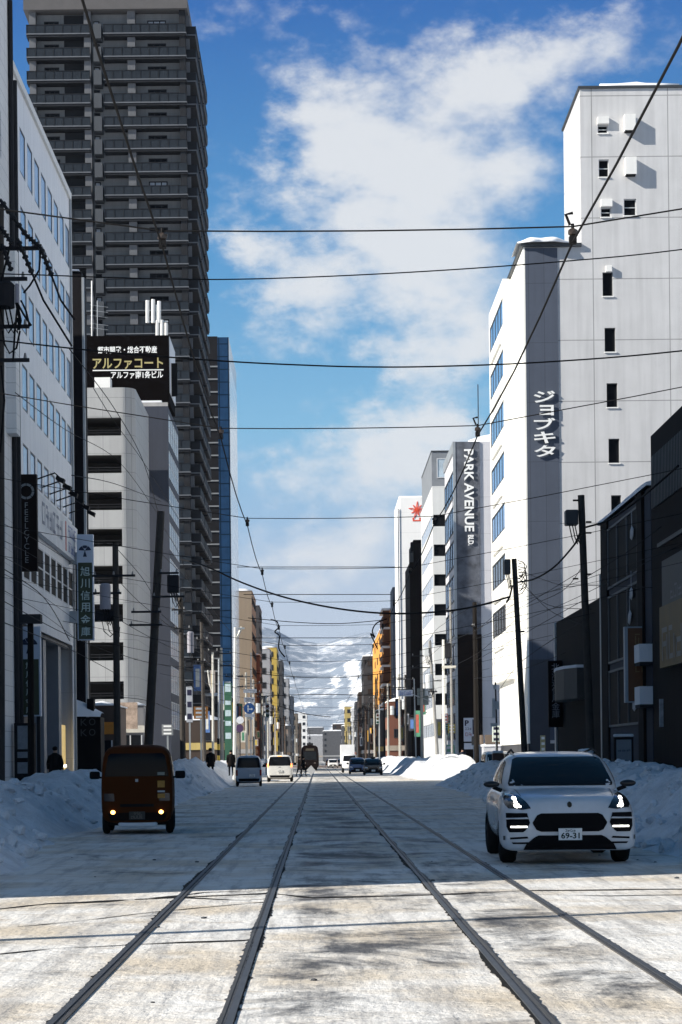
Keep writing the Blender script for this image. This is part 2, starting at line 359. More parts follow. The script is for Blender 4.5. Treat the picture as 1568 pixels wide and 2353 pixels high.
# ---------------------------------------------------------------- ground, road, rails
def snowroad():
    m = M('packed_snow_road', (.7, .7, .69), .62, 0, .05, .3, 0, spec=.35); t = m.node_tree; b = t.nodes['Principled BSDF']
    N, L = t.nodes.new, t.links.new
    tcn = N('ShaderNodeTexCoord')
    def nse(sc, det, mapscale=(1, 1, 1), rot=0, rough=.6, dist=0):
        mp = N('ShaderNodeMapping'); mp.inputs['Scale'].default_value = mapscale; mp.inputs['Rotation'].default_value = (0, 0, rot); L(tcn.outputs['Object'], mp.inputs[0])
        n = N('ShaderNodeTexNoise'); n.inputs['Scale'].default_value = sc; n.inputs['Detail'].default_value = det; n.inputs['Roughness'].default_value = rough; n.inputs['Distortion'].default_value = dist; L(mp.outputs[0], n.inputs['Vector']); return n.outputs['Fac']
    def mr(x, a, bb, c=0., d=1.):
        n = N('ShaderNodeMapRange'); n.interpolation_type = 'SMOOTHSTEP'; L(x, n.inputs[0])
        for i, q in enumerate((a, bb, c, d)): n.inputs[i + 1].default_value = q
        return n.outputs[0]
    def mth(op, a, bb):
        n = N('ShaderNodeMath'); n.operation = op
        for i, x in enumerate((a, bb)):
            if isinstance(x, (int, float)): n.inputs[i].default_value = x
            else: L(x, n.inputs[i])
        return n.outputs[0]
    def mix(f, a, bb):
        n = N('ShaderNodeMix'); n.data_type = 'RGBA'; L(f, n.inputs[0])
        for i, x in ((6, a), (7, bb)):
            if isinstance(x, tuple): n.inputs[i].default_value = (*x, 1)
            else: L(x, n.inputs[i])
        return n.outputs[2]
    sp = N('ShaderNodeSeparateXYZ'); L(tcn.outputs['Object'], sp.inputs[0]); X = sp.outputs[0]
    def band(c, w):   # 1 inside a lane of half width w round x = c
        return mr(mth('ABSOLUTE', mth('SUBTRACT', X, c), 0), w * .55, w, 1., 0.)
    col = mix(mr(nse(.55, 7, (1, .8, 1)), .40, .66), (.80, .78, .745), (.63, .55, .44))
    col = mix(mth('MULTIPLY', mr(nse(1.4, 8, (.8, 1.6, 1), .2, .7, .4), .50, .72), .75), col, (.46, .385, .29))
    col = mix(mth('MULTIPLY', mr(nse(2.2, 8, (1.9, .16, 1), 0, .7), .46, .66), .7), col, (.36, .345, .33))     # tyre streaks along the lane
    grit = mr(nse(26, 4), .60, .72); col = mix(mth('MULTIPLY', grit, .3), col, (.25, .22, .2))
    worn = mth('ADD', mth('MULTIPLY', band(.45, 1.0), .085), mth('ADD', mth('MULTIPLY', band(1.83, .5), .06), mth('MULTIPLY', band(-1.06, .4), -.03)))
    pat = mth('ADD', nse(.75, 10, (.8, .55, 1), .1, .74, .6), worn)
    col = mix(mth('MULTIPLY', mr(pat, .535, .70), .95), col, (.055, .056, .062))       # bare wet asphalt showing through
    L(col, b.inputs['Base Color'])
    bp = N('ShaderNodeBump'); bp.inputs['Strength'].default_value = .65; bp.inputs['Distance'].default_value = .045
    h = mth('ADD', nse(9, 6), mth('MULTIPLY', nse(2.5, 4, (2, .3, 1)), .8)); L(h, bp.inputs['Height']); L(bp.outputs[0], b.inputs['Normal'])
    return m
ROAD = snowroad()
tag(MB().face([(-9000, -400, -.06), (9000, -400, -.06), (9000, 12000, -.06), (-9000, 12000, -.06)]).build('ground', SNOW), kind='structure')
def strip(name, x0, x1, y0, y1, z, m):
    return tag(MB().face([(x0, y0, z), (x1, y0, z), (x1, y1, z), (x0, y1, z)]).build(name, m), kind='structure')
strip('road', -9.6, 10.4, -60, 1500, 0, ROAD)
b = MB(); b.box(-14.6, -9.6, 17, 1500, -.05, .13); tag(b.build('pavement', SNOW), kind='structure')
b = MB(); b.box(10.4, 15.2, 27, 1500, -.05, .13); tag(b.build('pavement', SNOW), kind='structure')
strip('side_street', -60, -9.6, -4, 17, -.004, ROAD); strip('side_street', 10.4, 60, 2, 27, -.004, ROAD)
RAIL = M('worn_rail_steel', (.085, .092, .105), .5, .4, .25, 3.)
SLUSH = M('black_slush', (.028, .027, .026), .5, 0, .4, 6., .6)
GRIME = M('grey_slush', (.07, .075, .085), .6, 0, .5, 7., .6)
def rail(x, side, label):
    r = thing('tram_rail', label, 'tram rail', (x, 0, 0), 'steel tram rails set in the road')
    rnd = random.Random(int(x * 100)); b = MB()
    ys = [8 + .022 * i for i in range(1000)] + [30 + .4 * i for i in range(400)]
    def rag(y, s, k): return .006 + .022 * abs(noise.noise(Vector((x * 9 + s, y * 3.3, k)))) + .075 * max(0, noise.noise(Vector((x + s, y * .5, k + 5)))) ** 1.3 + .03 * max(0, noise.noise(Vector((y * 6, s, k)))) + .012 * max(0, noise.noise(Vector((y * 19, s + 4, k))))
    L_ = [(x - .02 - rag(y, 1, 0) * (1 if side < 0 else .45), y) for y in ys]; R_ = [(x + .02 + rag(y, 7, 3) * (1 if side > 0 else .45), y) for y in ys]
    for i in range(len(ys) - 1):
        b.face([(L_[i][0], ys[i], .004), (R_[i][0], ys[i], .004), (R_[i + 1][0], ys[i + 1], .004), (L_[i + 1][0], ys[i + 1], .004)])
    b.build('slush_line', SLUSH, r); gw = 1.5 if x in (1.287, -.535) else .5
    b = MB()
    for i in range(len(ys) - 1):
        a, c = (L_, 1) if side > 0 else (R_, -1)
        w0, w1 = (.03 + .8 * rag(ys[i], 3, 8)) * gw, (.03 + .8 * rag(ys[i + 1], 3, 8)) * gw
        b.face([(a[i][0] + .01 * c, ys[i], .0075), (a[i][0] - w0 * c * .7, ys[i], .0075), (a[i + 1][0] - w1 * c * .7, ys[i + 1], .0075), (a[i + 1][0] + .01 * c, ys[i + 1], .0075)])
    b.build('grey_edge', GRIME, r)
    b = MB(); k = .022; b.box(x - k, x + k, 6, 1200, -.03, .014); b.build('rail_head', RAIL, r)
    b = MB(); q = x + side * -.055; b.box(q - .012, q + .012, 6, 700, -.03, .011); b.build('guard_lip', M('guard_steel', (.09, .085, .08), .5, .3, .3, 4.), r)
rail(-1.583, -1, 'leftmost of the four tram rails, with a ragged dark slush edge')
rail(-.535, 1, 'second tram rail from the left, running towards the dark tram')
rail(1.287, -1, 'third tram rail from the left, shiny with a wide grey slush edge')
rail(2.374, 1, 'rightmost of the four tram rails, passing left of the white car')
# dark seams of meltwater and slush lying across the road
def seam(pts, w, nm='road_seam'):
    b = MB()
    P_ = []
    for a, c in zip(pts, pts[1:]):
        for i in range(14): P_.append((a[0] + (c[0] - a[0]) * i / 14, a[1] + (c[1] - a[1]) * i / 14))
    P_.append(pts[-1])
    for i in range(len(P_) - 1):
        def wd(p): return w * max(.15, .7 + 1.3 * noise.noise(Vector((p[0] * 1.3, p[1] * 3, w * 50))))
        def yy(p): return p[1] + .05 * noise.noise(Vector((p[0] * 2.2, w * 90, p[1])))
        a, c = P_[i], P_[i + 1]
        b.face([(a[0], yy(a) - wd(a), .0055), (c[0], yy(c) - wd(c), .0055), (c[0], yy(c) + wd(c), .0055), (a[0], yy(a) + wd(a), .0055)])
    return b
def gp(u, v):
    p = P(u, v, 1.); t = -H / (p.z - H); return (p.x * t, t)
SEAMS = [([(-40, 2094), (110, 2078), (250, 2072), (410, 2060), (470, 2052), (620, 2047)], .09), ([(310, 2068), (620, 2054), (720, 2064), (980, 2058), (1200, 2048), (1568, 2044)], .075), ([(40, 2131), (180, 2118), (360, 2096), (610, 2074)], .035), ([(-20, 2195), (120, 2182), (300, 2172), (560, 2162), (610, 2156)], .05), ([(1220, 2056), (1400, 2060), (1600, 2056)], .03), ([(410, 2064), (560, 2070), (640, 2064)], .05)]
b = MB()
for pts, w in SEAMS:
    q = seam([gp(*p) for p in pts], w); n = len(b.v); b.v += q.v; b.f += [tuple(n + i for i in f) for f in q.f]; b.m += q.m
tag(b.build('road_seam_markings', SLUSH), kind='structure')
# small clods of dirty ice on the road
b = MB(); rnd = random.Random(5)
for _ in range(26):
    x, y = rnd.uniform(-4.5, 5), 11.5 + rnd.random() ** 1.5 * 22; r_ = rnd.uniform(.01, .03); b.blob((x, y, r_ * .3), (r_ * 1.4, r_, r_ * .6), 0, 1, .4)
tag(b.build('dirty_ice_crumbs', GRIME), kind='stuff')
# ---------------------------------------------------------------- ploughed snow along the kerbs
DIRTY = M('ploughed_snow', (.84, .85, .87), .75, 0, .24, 1.7, 1., spec=.2)
def sm(a, b_, x):
    t = max(0, min(1, (x - a) / (b_ - a))); return t * t * (3 - 2 * t)
def fb(x, y, s, o=4):
    return noise.fractal(Vector((x * s, y * s, s * 3.3)), 1.0, 2.0, o)
def bank(name, xs, ys, hf):
    b = MB(); nx = len(xs)
    for y in ys:
        for x in xs: b.v.append(Vector((x, y, hf(x, y))))
    for j in range(len(ys) - 1):
        for i in range(nx - 1):
            a = j * nx + i; b.f.append((a, a + 1, a + nx + 1, a + nx)); b.m.append(0)
    return tag(b.build(name, DIRTY, smooth=True, fix=False), kind='structure')
def fr(a, b_, d): return [a + d * i for i in range(int((b_ - a) / d) + 1)]
def lump(x, y): return .30 * fb(x, y, .55) + .20 * abs(fb(x + 9, y, 1.5, 3)) + .15 * abs(fb(x, y + 5, 3.4, 3)) - .08
def hl(x, y):
    foot = -4.75 - .25 * fb(3, y, .25, 2) + .75 * math.exp(-((y - 29.5) / 3.2) ** 2) - .35 * math.exp(-((y - 43) / 5) ** 2)
    ridge = 1.02 + .35 * sm(50, 110, y) + .25 * fb(1, y, .12, 3) - .12 * math.exp(-((y - 29) / 4) ** 2)
    t = foot - x
    prof = sm(0, 2.1, t) * (1 - .45 * sm(2.6, 4.6, t))
    e = sm(24.5, 27, y) * (1 - sm(117, 126, y))
    return -.05 + e * (ridge * prof + lump(x, y) * sm(.0, .8, t) * .8) + .12 * sm(4, 5, t) * e
bank('snow_bank', fr(-10.4, -3.6, .16), fr(24, 60, .2) + fr(60.4, 127, .45), hl)
def hr(x, y):
    foot = 5.15 + 1.05 * sm(40, 105, y) + .25 * fb(7, y, .2, 2)
    ridge = 1.25 + .18 * fb(5, y, .1, 3) + .16 * math.exp(-((y - 88) / 9) ** 2) - .2 * sm(100, 118, y)
    t = x - foot
    prof = sm(0, 2.3, t) * (1 - .35 * sm(3, 5, t))
    e = sm(26.5, 30, y) * (1 - sm(112, 119, y))
    return -.05 + e * (ridge * prof + lump(x + 40, y) * sm(0, .8, t) * .85)
bank('snow_bank', fr(4.2, 11.4, .16), fr(26, 60, .2) + fr(60.4, 120, .45), hr)
def hr2(x, y):
    foot = 6.9 + .5 * fb(2, y, .1, 2); t = x - foot
    e = sm(140, 147, y) * (1 - .5 * sm(300, 420, y)) * (1 - .6 * math.exp(-((y - 172) / 7) ** 2))
    return -.05 + e * ((1.45 + .6 * fb(8, y, .09, 3)) * sm(0, 2.0, t) * (1 - .3 * sm(3, 5, t)) + lump(x, y) * sm(0, .8, t))
def clods(hf, x0, x1, y0, y1, n, seed):
    b = MB(); rr = random.Random(seed)
    while len(b.v) < n * 42:
        x, y = rr.uniform(x0, x1), y0 + (y1 - y0) * rr.random() ** 1.4; z = hf(x, y)
        if z < .02 or z > 1.5: continue
        r_ = .03 + .13 * rr.random() ** 2.2; b.blob((x, y, z + r_ * .25), (r_ * rr.uniform(.8, 1.5), r_ * rr.uniform(.8, 1.4), r_ * rr.uniform(.6, 1.)), 0, 2, .55)
    return tag(b.build('snow_clods', DIRTY, smooth=False, fix=False), kind='stuff')
clods(hl, -7.4, -4., 27, 100, 420, 3); clods(hr, 4.9, 8., 29, 110, 420, 4)
bank('snow_bank', fr(5.2, 11.4, .3), fr(138, 430, 1.2), hr2)
def hl2(x, y):
    foot = -5.2 - .4 * fb(2, y, .1, 2); t = foot - x
    e = sm(128, 134, y) * (1 - .5 * sm(300, 420, y))
    return -.05 + e * ((1.35 + .5 * fb(18, y, .06, 3)) * sm(0, 2.2, t) * (1 - .4 * sm(3, 5, t)) + lump(x, y) * sm(0, .8, t))
bank('snow_bank', fr(-10.4, -4.4, .3), fr(127, 430, 1.2), hl2)
# ---------------------------------------------------------------- mountains
def mountain_mat(name, snow_amt, sc, runs=()):
    m = M(name, (.3, .3, .3), .9, 0, 0, 1, 0, emit=None); t = m.node_tree; b = t.nodes['Principled BSDF']; N, L = t.nodes.new, t.links.new
    tcn = N('ShaderNodeTexCoord'); n1 = N('ShaderNodeTexNoise'); n1.inputs['Scale'].default_value = sc; n1.inputs['Detail'].default_value = 10; n1.inputs['Roughness'].default_value = .68
    L(tcn.outputs['Object'], n1.inputs['Vector']); n2 = N('ShaderNodeTexNoise'); n2.inputs['Scale'].default_value = sc * .22; n2.inputs['Detail'].default_value = 4; L(tcn.outputs['Object'], n2.inputs['Vector'])
    ad = N('ShaderNodeMath'); ad.operation = 'ADD'; L(n1.outputs['Fac'], ad.inputs[0]); L(n2.outputs['Fac'], ad.inputs[1])
    r = N('ShaderNodeMapRange'); r.inputs[1].default_value = 1.08 - snow_amt; r.inputs[2].default_value = 1.32 - snow_amt; L(ad.outputs[0], r.inputs[0])
    acc_ = r.outputs[0]
    wv = N('ShaderNodeVectorMath'); wv.operation = 'MULTIPLY_ADD'; L(n1.outputs['Color'], wv.inputs[0]); wv.inputs[1].default_value = (26, 0, 26); L(tcn.outputs['Object'], wv.inputs[2])
    for (x, z, rx, rz) in runs:          # open ski runs cut through the forest
        a = N('ShaderNodeVectorMath'); a.operation = 'SUBTRACT'; L(wv.outputs[0], a.inputs[0]); a.inputs[1].default_value = (x + 13, 0, z + 13)
        c = N('ShaderNodeVectorMath'); c.operation = 'MULTIPLY'; L(a.outputs[0], c.inputs[0]); c.inputs[1].default_value = (1 / rx, 0, 1 / rz)
        l_ = N('ShaderNodeVectorMath'); l_.operation = 'LENGTH'; L(c.outputs[0], l_.inputs[0])
        q = N('ShaderNodeMapRange'); q.inputs[1].default_value = 1.12; q.inputs[2].default_value = .88; L(l_.outputs['Value'], q.inputs[0])
        mxn = N('ShaderNodeMath'); mxn.operation = 'MAXIMUM'; L(acc_, mxn.inputs[0]); L(q.outputs[0], mxn.inputs[1]); acc_ = mxn.outputs[0]
    n3 = N('ShaderNodeTexNoise'); n3.inputs['Scale'].default_value = sc * 9; n3.inputs['Detail'].default_value = 3; L(tcn.outputs['Object'], n3.inputs['Vector'])
    f = N('ShaderNodeMix'); f.data_type = 'RGBA'; L(n3.outputs['Fac'], f.inputs[0]); f.inputs[6].default_value = (.08, .11, .155, 1); f.inputs[7].default_value = (.38, .43, .5, 1)  # snow-dusted trees, with blue of distant haze mixed into the colours
    mx = N('ShaderNodeMix'); mx.data_type = 'RGBA'; L(acc_, mx.inputs[0]); L(f.outputs[2], mx.inputs[6]); mx.inputs[7].default_value = (.82, .83, .85, 1); L(mx.outputs[2], b.inputs['Base Color'])
    return m
def massif(name, Y0, Y1, half, prof, mat, amp, n=150, cx=0):
    b = MB(); ny = 60
    for j in range(ny + 1):
        t = j / ny; y = Y0 + (Y1 - Y0) * t
        for i in range(n + 1):
            x = cx + half * (2 * i / n - 1); u = U0 + x * F / Y1
            hz = prof(u) * Y1 / F
            s = sm(0, 1, min(1, t * 1.25)) if t < .8 else 1 - .4 * (t - .8) / .2
            z = hz * s + amp * s * (.2 + s) * noise.fractal(Vector((x / 330., y / 330., 2.7)), 1., 2., 5) * .5
            b.v.append(Vector((x, y, z - 3)))
    for j in range(ny):
        for i in range(n):
            a = j * (n + 1) + i; b.f.append((a, a + 1, a + n + 2, a + n + 1)); b.m.append(0)
    return tag(b.build(name, mat, smooth=False, fix=False), kind='structure')
def lin(tab):
    def f(u):
        if u <= tab[0][0]: return tab[0][1]
        for (a, p), (c, q) in zip(tab, tab[1:]):
            if u <= c: return p + (q - p) * sm(a, c, u)
        return tab[-1][1]
    return f
massif('mountain_terrain', 3300, 6200, 2600, lin([(-400, 120), (300, 235), (560, 268), (640, 262), (700, 243), (735, 238), (790, 248), (850, 255), (1000, 262), (1500, 200)]), mountain_mat('far_snowy_ridge', .10, .045, ()), 60)
massif('hill_terrain', 1900, 3100, 1300, lin([(-400, 60), (500, 150), (640, 170), (700, 178), (760, 196), (800, 222), (850, 236), (950, 250), (1300, 150)]), mountain_mat('wooded_hillside', .012, .085, [(44, 118, 9, 24), (54, 84, 16, 14), (38, 62, 14, 7), (22, 100, 5, 8), (-18, 66, 14, 4), (66, 146, 12, 6), (30, 34, 18, 5)]), 28)
# bare ski run cut down the hill
# ---------------------------------------------------------------- buildings on the left
LBW = panelled('pale_panel_wall', (.86, .86, .87), 1.13, 3.4, .012, .8, .55, .05, .1)
LBT = panelled('stone_tile_wall', (.80, .79, .77), 1.9, .62, .012, .6, .6, .07, .08)
SKYTONEGLASS = M('sky_painted_window', (.42, .53, .70), .2, 0, .15, .5, spec=1.)  # sky and street reflections put into the pale blue base colour
DARKGLASS = M('dark_window', (.012, .014, .017), .1, 0, 0, spec=.28)
def bld(name, label, X0, X1, Y0, Y1, cat='building', group=None):
    t = thing(name, label, cat, ((X0 + X1) / 2, (Y0 + Y1) / 2, 0), group); t['b'] = (X0, X1, Y0, Y1); return t
def shell(t, X0, X1, Y0, Y1, z1, mat, holes={}, depth=.18, name='wall', z0=-.06, top=True):
    """four outer walls with openings by face, a flat roof deck, and dark rooms behind the openings"""
    b = MB()
    wall(b, '-Y', Y0, X0, X1, z0, z1, holes.get('-Y', ()), depth); wall(b, '+Y', Y1, X0, X1, z0, z1, holes.get('+Y', ()), depth)
    wall(b, '-X', X0, Y0, Y1, z0, z1, holes.get('-X', ()), depth); wall(b, '+X', X1, Y0, Y1, z0, z1, holes.get('+X', ()), depth)
    if top: b.face([(X0, Y0, z1), (X1, Y0, z1), (X1, Y1, z1), (X0, Y1, z1)])
    return b.build(name, mat, t)
def roofcap(t, X0, X1, Y0, Y1, z, h=.25, name='snow_cap', over=.1):
    b = MB(); nx = max(2, int((X1 - X0) / 1.2)); ny = max(2, int((Y1 - Y0) / 1.2))
    for j in range(ny + 1):
        for i in range(nx + 1):
            x = X0 - over + (X1 - X0 + 2 * over) * i / nx; y = Y0 - over + (Y1 - Y0 + 2 * over) * j / ny
            e = 0 if i in (0, nx) or j in (0, ny) else 1
            b.v.append(Vector((x, y, z + .02 + h * (.25 + .75 * e) * (1 + .6 * noise.noise(Vector((x * .4, y * .4, z)))))))
    w = nx + 1
    for j in range(ny):
        for i in range(nx): b.f.append((j * w + i, j * w + i + 1, (j + 1) * w + i + 1, (j + 1) * w + i)); b.m.append(0)
    # skirt down to the roof
    edge = [i for i in range(w)] + [j * w + nx for j in range(1, ny + 1)] + [ny * w + i for i in range(nx - 1, -1, -1)] + [j * w for j in range(ny - 1, 0, -1)]
    k = len(b.v); b.v += [Vector((b.v[i].x, b.v[i].y, z + .004)) for i in edge]
    for i in range(len(edge)):
        j = (i + 1) % len(edge); b.f.append((edge[i], k + i, k + j, edge[j])); b.m.append(0)
    return b.build(name, SNOW, t, smooth=True)
# white office block, its tiled neighbour running out of the picture
LX = -12.6
t = bld('tiled_office_building', 'pale stone tiled building at the left picture edge with narrow slit windows', -30, LX, 62, 85.2)
hs = [(y, y + 1.0, z, z + 1.9) for z in (38.5, 34.3, 30.1, 26, 22, 18, 14, 10.2) for y in (64, 69, 74.2, 81.9)]
shell(t, -30, LX, 62, 85.2, 46, LBT, {'+X': hs}, .25)
for h in hs: window(t, '+X', LX, (h[0] + h[1]) / 2, (h[2] + h[3]) / 2, 1.0, 1.9, (SKYTONEGLASS, FRAME), 1, 2, .05, .2)
b = MB(); b.cyl((LX + .1, 85.0, 0), (LX + .1, 85.0, 33.2), .11, n=8); b.build('downpipe', DARKM, t)
b = MB(); b.box(LX - .1, LX + .4, 83.6, 84.6, 15.0, 22.6); b.build('vertical_fin', LBT, t)
t = bld('white_office_building', 'white office building with rows of tall pale blue windows and a black vertical sign', -30, LX, 85.4, 105.9)
LB = t
rows = [(27.0, 28.95), (23.6, 25.55), (20.2, 22.15), (16.8, 18.75), (13.9, 15.3)]
cols = [88.15 + 2.27 * i for i in range(8)]
hs = [(y, y + 1.6, a, c) for a, c in rows for y in cols]
low = [(y - .1, y + 1.75, 9.45, 11.3) for y in cols]
shop = [(86.6, 105.3, .15, 7.5)]
shell(t, -30, LX, 85.4, 105.9, 30.6, LBW, {'+X': hs + low + shop}, .05)
for h in hs: window(t, '+X', LX, (h[0] + h[1]) / 2, (h[2] + h[3]) / 2, 1.6, h[3] - h[2], (SKYTONEGLASS, FRAME), 1, 1, .07, .03, dep=.025)
for h in low: window(t, '+X', LX, (h[0] + h[1]) / 2, (h[2] + h[3]) / 2, 1.85, 1.85, (DARKW, FRAMEW), 1, 2, .07, .03, dep=.025)
b = MB(); b.box(LX - .04, LX + .12, 85.5, 105.85, 30.6, 30.95); b.build('parapet', WHITE, t)
b = MB(); b.box(LX - 2.4, LX - 1.9, 86.6, 105.3, .13, 7.5); b.box(LX - 1.9, LX - .2, 86.6, 105.3, 7.3, 7.5); b.build('recessed_shop_wall', M('grey_cladding', (.14, .145, .16), .6, 0, .15), t)
b = MB()
for y in (96.2,): b.box(LX - 1.0, LX - .3, y, y + 1.0, .13, 7.3)
b.build('column', M('grey_stone_column', (.22, .23, .25), .5, 0, .1), t); b = MB(); b.box(LX - 1.0, LX - .3, 101.8, 102.8, .13, 7.3); b.build('column', M('grey_stone_column', (.22, .23, .25)), t)
b = MB(); b.box(LX - .5, LX - .4, 103.1, 105.2, .9, 3.4); b.build('shop_window', M('lit_shop_interior', (.3, .24, .12), .5, 0, .7, 3., emit=(1, .72, .28), estr=.35), t)
b = MB(); b.box(LX - .39, LX - .33, 103.0, 105.0, 1.25, 1.38); b.build('shop_lamp', M('shop_lamp', (1, .95, .8), .4, 0, 0, emit=(1, .9, .7), estr=3), t)
b = MB(); b.cyl((LX + .07, 105.75, .1), (LX + .07, 105.75, 30.6), .06, n=8); b.build('downpipe', STEEL, t)
b = MB(); b.cyl((LX + .12, 86.0, .1), (LX + .12, 86.0, 30.2), .1, n=8); b.build('conduit', DARKM, t)
# advert panel under the lowest bright window row, with its floodlight arms
ad = thing('advertising_panel', 'long pale advertising panel with blue and red lettering under bracket lamps', 'sign', (LX + .2, 96.5, 12.6))
AD0, AD1 = 89.5, 105.4
b = MB(); b.box(LX + .05, LX + .3, AD0, AD1, 11.75, 13.5); b.build('panel', M('pale_sign_panel', (.66, .68, .7), .5, 0, .12, 1.), ad)
b = MB(); scribble(b, (LX + .31, 95.5, 12.75), (0, 1, 0), (0, 0, 1), 7.5, 1.0, 6, 0, 3); b.build('lettering', M('grey_blue_lettering', (.16, .2, .3), .5, 0, 0), ad)
b = MB(); b.box(LX + .3, LX + .312, 100.3, 100.7, 11.9, 13.35); b.build('red_stripe', M('red_paint', (.45, .06, .06), .5, 0, .1), ad)
b = MB(); scribble(b, (LX + .31, 103, 13), (0, 1, 0), (0, 0, 1), 3.2, .55, 5, 0, 5); scribble(b, (LX + .31, 103, 12.2), (0, 1, 0), (0, 0, 1), 3.2, .5, 7, 0, 6); b.build('lettering', M('blue_lettering', (.05, .12, .4), .5, 0, 0), ad)
for i in range(6):
    y = AD0 + 2.3 + 2.5 * i; b = MB(); b.tube([(LX, y, 14.2), (LX + .9, y, 14.5), (LX + 1.1, y, 14.3)], .035); b.extr([(LX + 1.0, y - .25, 14.35), (LX + 1.35, y - .25, 14.2), (LX + 1.3, y - .25, 14.0), (LX + .95, y - .25, 14.2)], (0, .5, 0)); b.build('floodlight', BLACK, ad)
# black vertical sign with a ring emblem
sg = thing('vertical_sign', 'black vertical sign with grey ring emblem and thin spaced roman capitals', 'sign', (-11.9, 90, 17))
YS = 87.; x0, z1 = XZ(34, 1090, YS); x1, z0 = XZ(86, 1312, YS)
b = MB(); b.box(x0, x1, YS, YS + .35, z0, z1); b.build('panel', M('sign_black', (.014, .01, .009), .5, 0, .1), sg)
ct = ((x0 + x1) / 2 + .02, YS - .012)
b = MB(); zc = P(59, 1129, YS).z
for k in range(8):
    a0, a1 = 2 * math.pi * (k + .06) / 8, 2 * math.pi * (k + .94) / 8
    pts = [(ct[0] + .34 * math.cos(a0 + (a1 - a0) * i / 4), ct[1], zc + .34 * math.sin(a0 + (a1 - a0) * i / 4)) for i in range(5)] + [(ct[0] + .24 * math.cos(a1 - (a1 - a0) * i / 4), ct[1], zc + .24 * math.sin(a1 - (a1 - a0) * i / 4)) for i in range(5)]
    b.face(pts)
GREYL = M('grey_lettering', (.2, .22, .23), .5, 0, 0)
b.build('ring_emblem', GREYL, sg)
b = MB(); za, zb_ = P(59, 1158, YS).z, P(59, 1290, YS).z
write(b, 'FEELCYCLE', (ct[0], ct[1], (za + zb_) / 2), (1, 0, 0), (0, 0, 1), .24, .24, vertical=True, pitch=(za - zb_) / 8.4)
b.build('lettering', GREYL, sg)
b = MB()
for z in (z0 + .6, z1 - .6): b.box(LX, x0 + .05, YS + .1, YS + .25, z - .06, z + .06)
b.build('bracket', DARKM, sg)
def bank_sign(name, label, u0, u1, v0, v1, vm, Y, pole=None):
    """green bank sign: pale square with the fan emblem on top, seven tenths of it dark green with white characters"""
    s = thing(name, label, 'sign', (P((u0 + u1) / 2, v1, Y)))
    x0, z1 = XZ(u0, v0, Y); x1, z0 = XZ(u1, v1, Y); zm = P((u0 + u1) / 2, vm, Y).z; w = x1 - x0; cx = (x0 + x1) / 2
    b = MB(); b.box(x0, x1, Y, Y + .4, z0, z1); b.build('case', M('pale_sign_case', (.55, .62, .72), .45, 0, .08), s)
    b = MB(); b.box(x0 + .07 * w, x1 - .07 * w, Y - .012, Y + .02, z0 + .06 * w, zm); b.build('green_panel', M('dark_green_panel', (.045, .06, .03), .5, 0, .15), s)
    b = MB(); c = Vector((cx, Y - .014, zm + (z1 - zm) * .38)); r = min(w, z1 - zm) * .40
    for a0, a1 in ((15, 62), (118, 165)):
        pts = [c + Vector((r * .55 * math.cos(R(a0 + (a1 - a0) * i / 6)), 0, r * .55 * math.sin(R(a0 + (a1 - a0) * i / 6)))) for i in range(7)]
        pts = [c + Vector((r * math.cos(R(a0 + (a1 - a0) * i / 6)), 0, r * math.sin(R(a0 + (a1 - a0) * i / 6)))) for i in range(7)] + [c + Vector((0, 0, -r * .1 + r * .3))]
        b.face(pts)
    pts = [c + Vector((r * math.cos(R(66 + 48 * i / 6)), 0, r * math.sin(R(66 + 48 * i / 6)))) for i in range(7)]
    b.face(pts + [c + Vector((-r * .22, 0, r * .55)), c + Vector((r * .22, 0, r * .55))])
    b.face([c + Vector((-r * .3, 0, -r * .75)), c + Vector((r * .3, 0, -r * .75)), c + Vector((0, 0, r * .3))])
    b.build('fan_emblem', M('navy_emblem', (.015, .025, .06), .5, 0, 0), s)
    b = MB(); n = 6; ph = (zm - z0) * .93 / n
    write(b, '旭川信用金庫', (cx, Y - .016, (zm + z0) / 2), (1, 0, 0), (0, 0, 1), w * .66, ph * .78, vertical=True, pitch=ph, bold=.012)
    b.build('lettering', M('pale_green_lettering', (.5, .62, .6), .5, 0, 0), s)
    return s, x0, x1, z0, z1
s, x0, x1, z0, z1 = bank_sign('vertical_sign', 'tall green bank sign with white characters beside the black facade, fan emblem on top', 176, 216, 1228, 1471, 1293, 104.)
b = MB()
for z in (z0 + 1.2, z1 - 1.2): b.box(LX, x0 + .06, 104.1, 104.3, z - .3, z + .3)
b.build('bracket', STEEL, s)
s, x0, x1, z0, z1 = bank_sign('vertical_sign', 'lower green bank sign at street level, half hidden by the thin dark pole', 40, 94, 1440, 1646, 1515, 88.)
b = MB(); b.box(x0 + .06, x0 + .2, 88.1, 88.3, 0, z0 + .1); b.box(x1 - .2, x1 - .06, 88.1, 88.3, 0, z0 + .1); b.build('post', DARKM, s)
# machine kiosk below it
k = thing('notice_case', 'dark street notice case with pale panels below the lower green sign', 'notice case', P(55, 1790, 84.))
x0, z1 = XZ(32, 1662, 84.); x1, z0 = XZ(80, 1800, 84.)
b = MB(); b.box(x0, x1, 84, 84.5, -.1, z1); b.build('case', BLACK, k)
for va, vb in ((1668, 1722), (1728, 1742), (1752, 1778)):
    a = P(40, va, 84.).z; c = P(40, vb, 84.).z; q = P(40, va, 84.).x; q2 = P(66, va, 84.).x
    b = MB(); b.box(q, q2, 83.98, 84.02, c, a); b.build('notice_panel', M('grey_notice', (.2, .22, .24), .4, 0, .3, 3.), k)
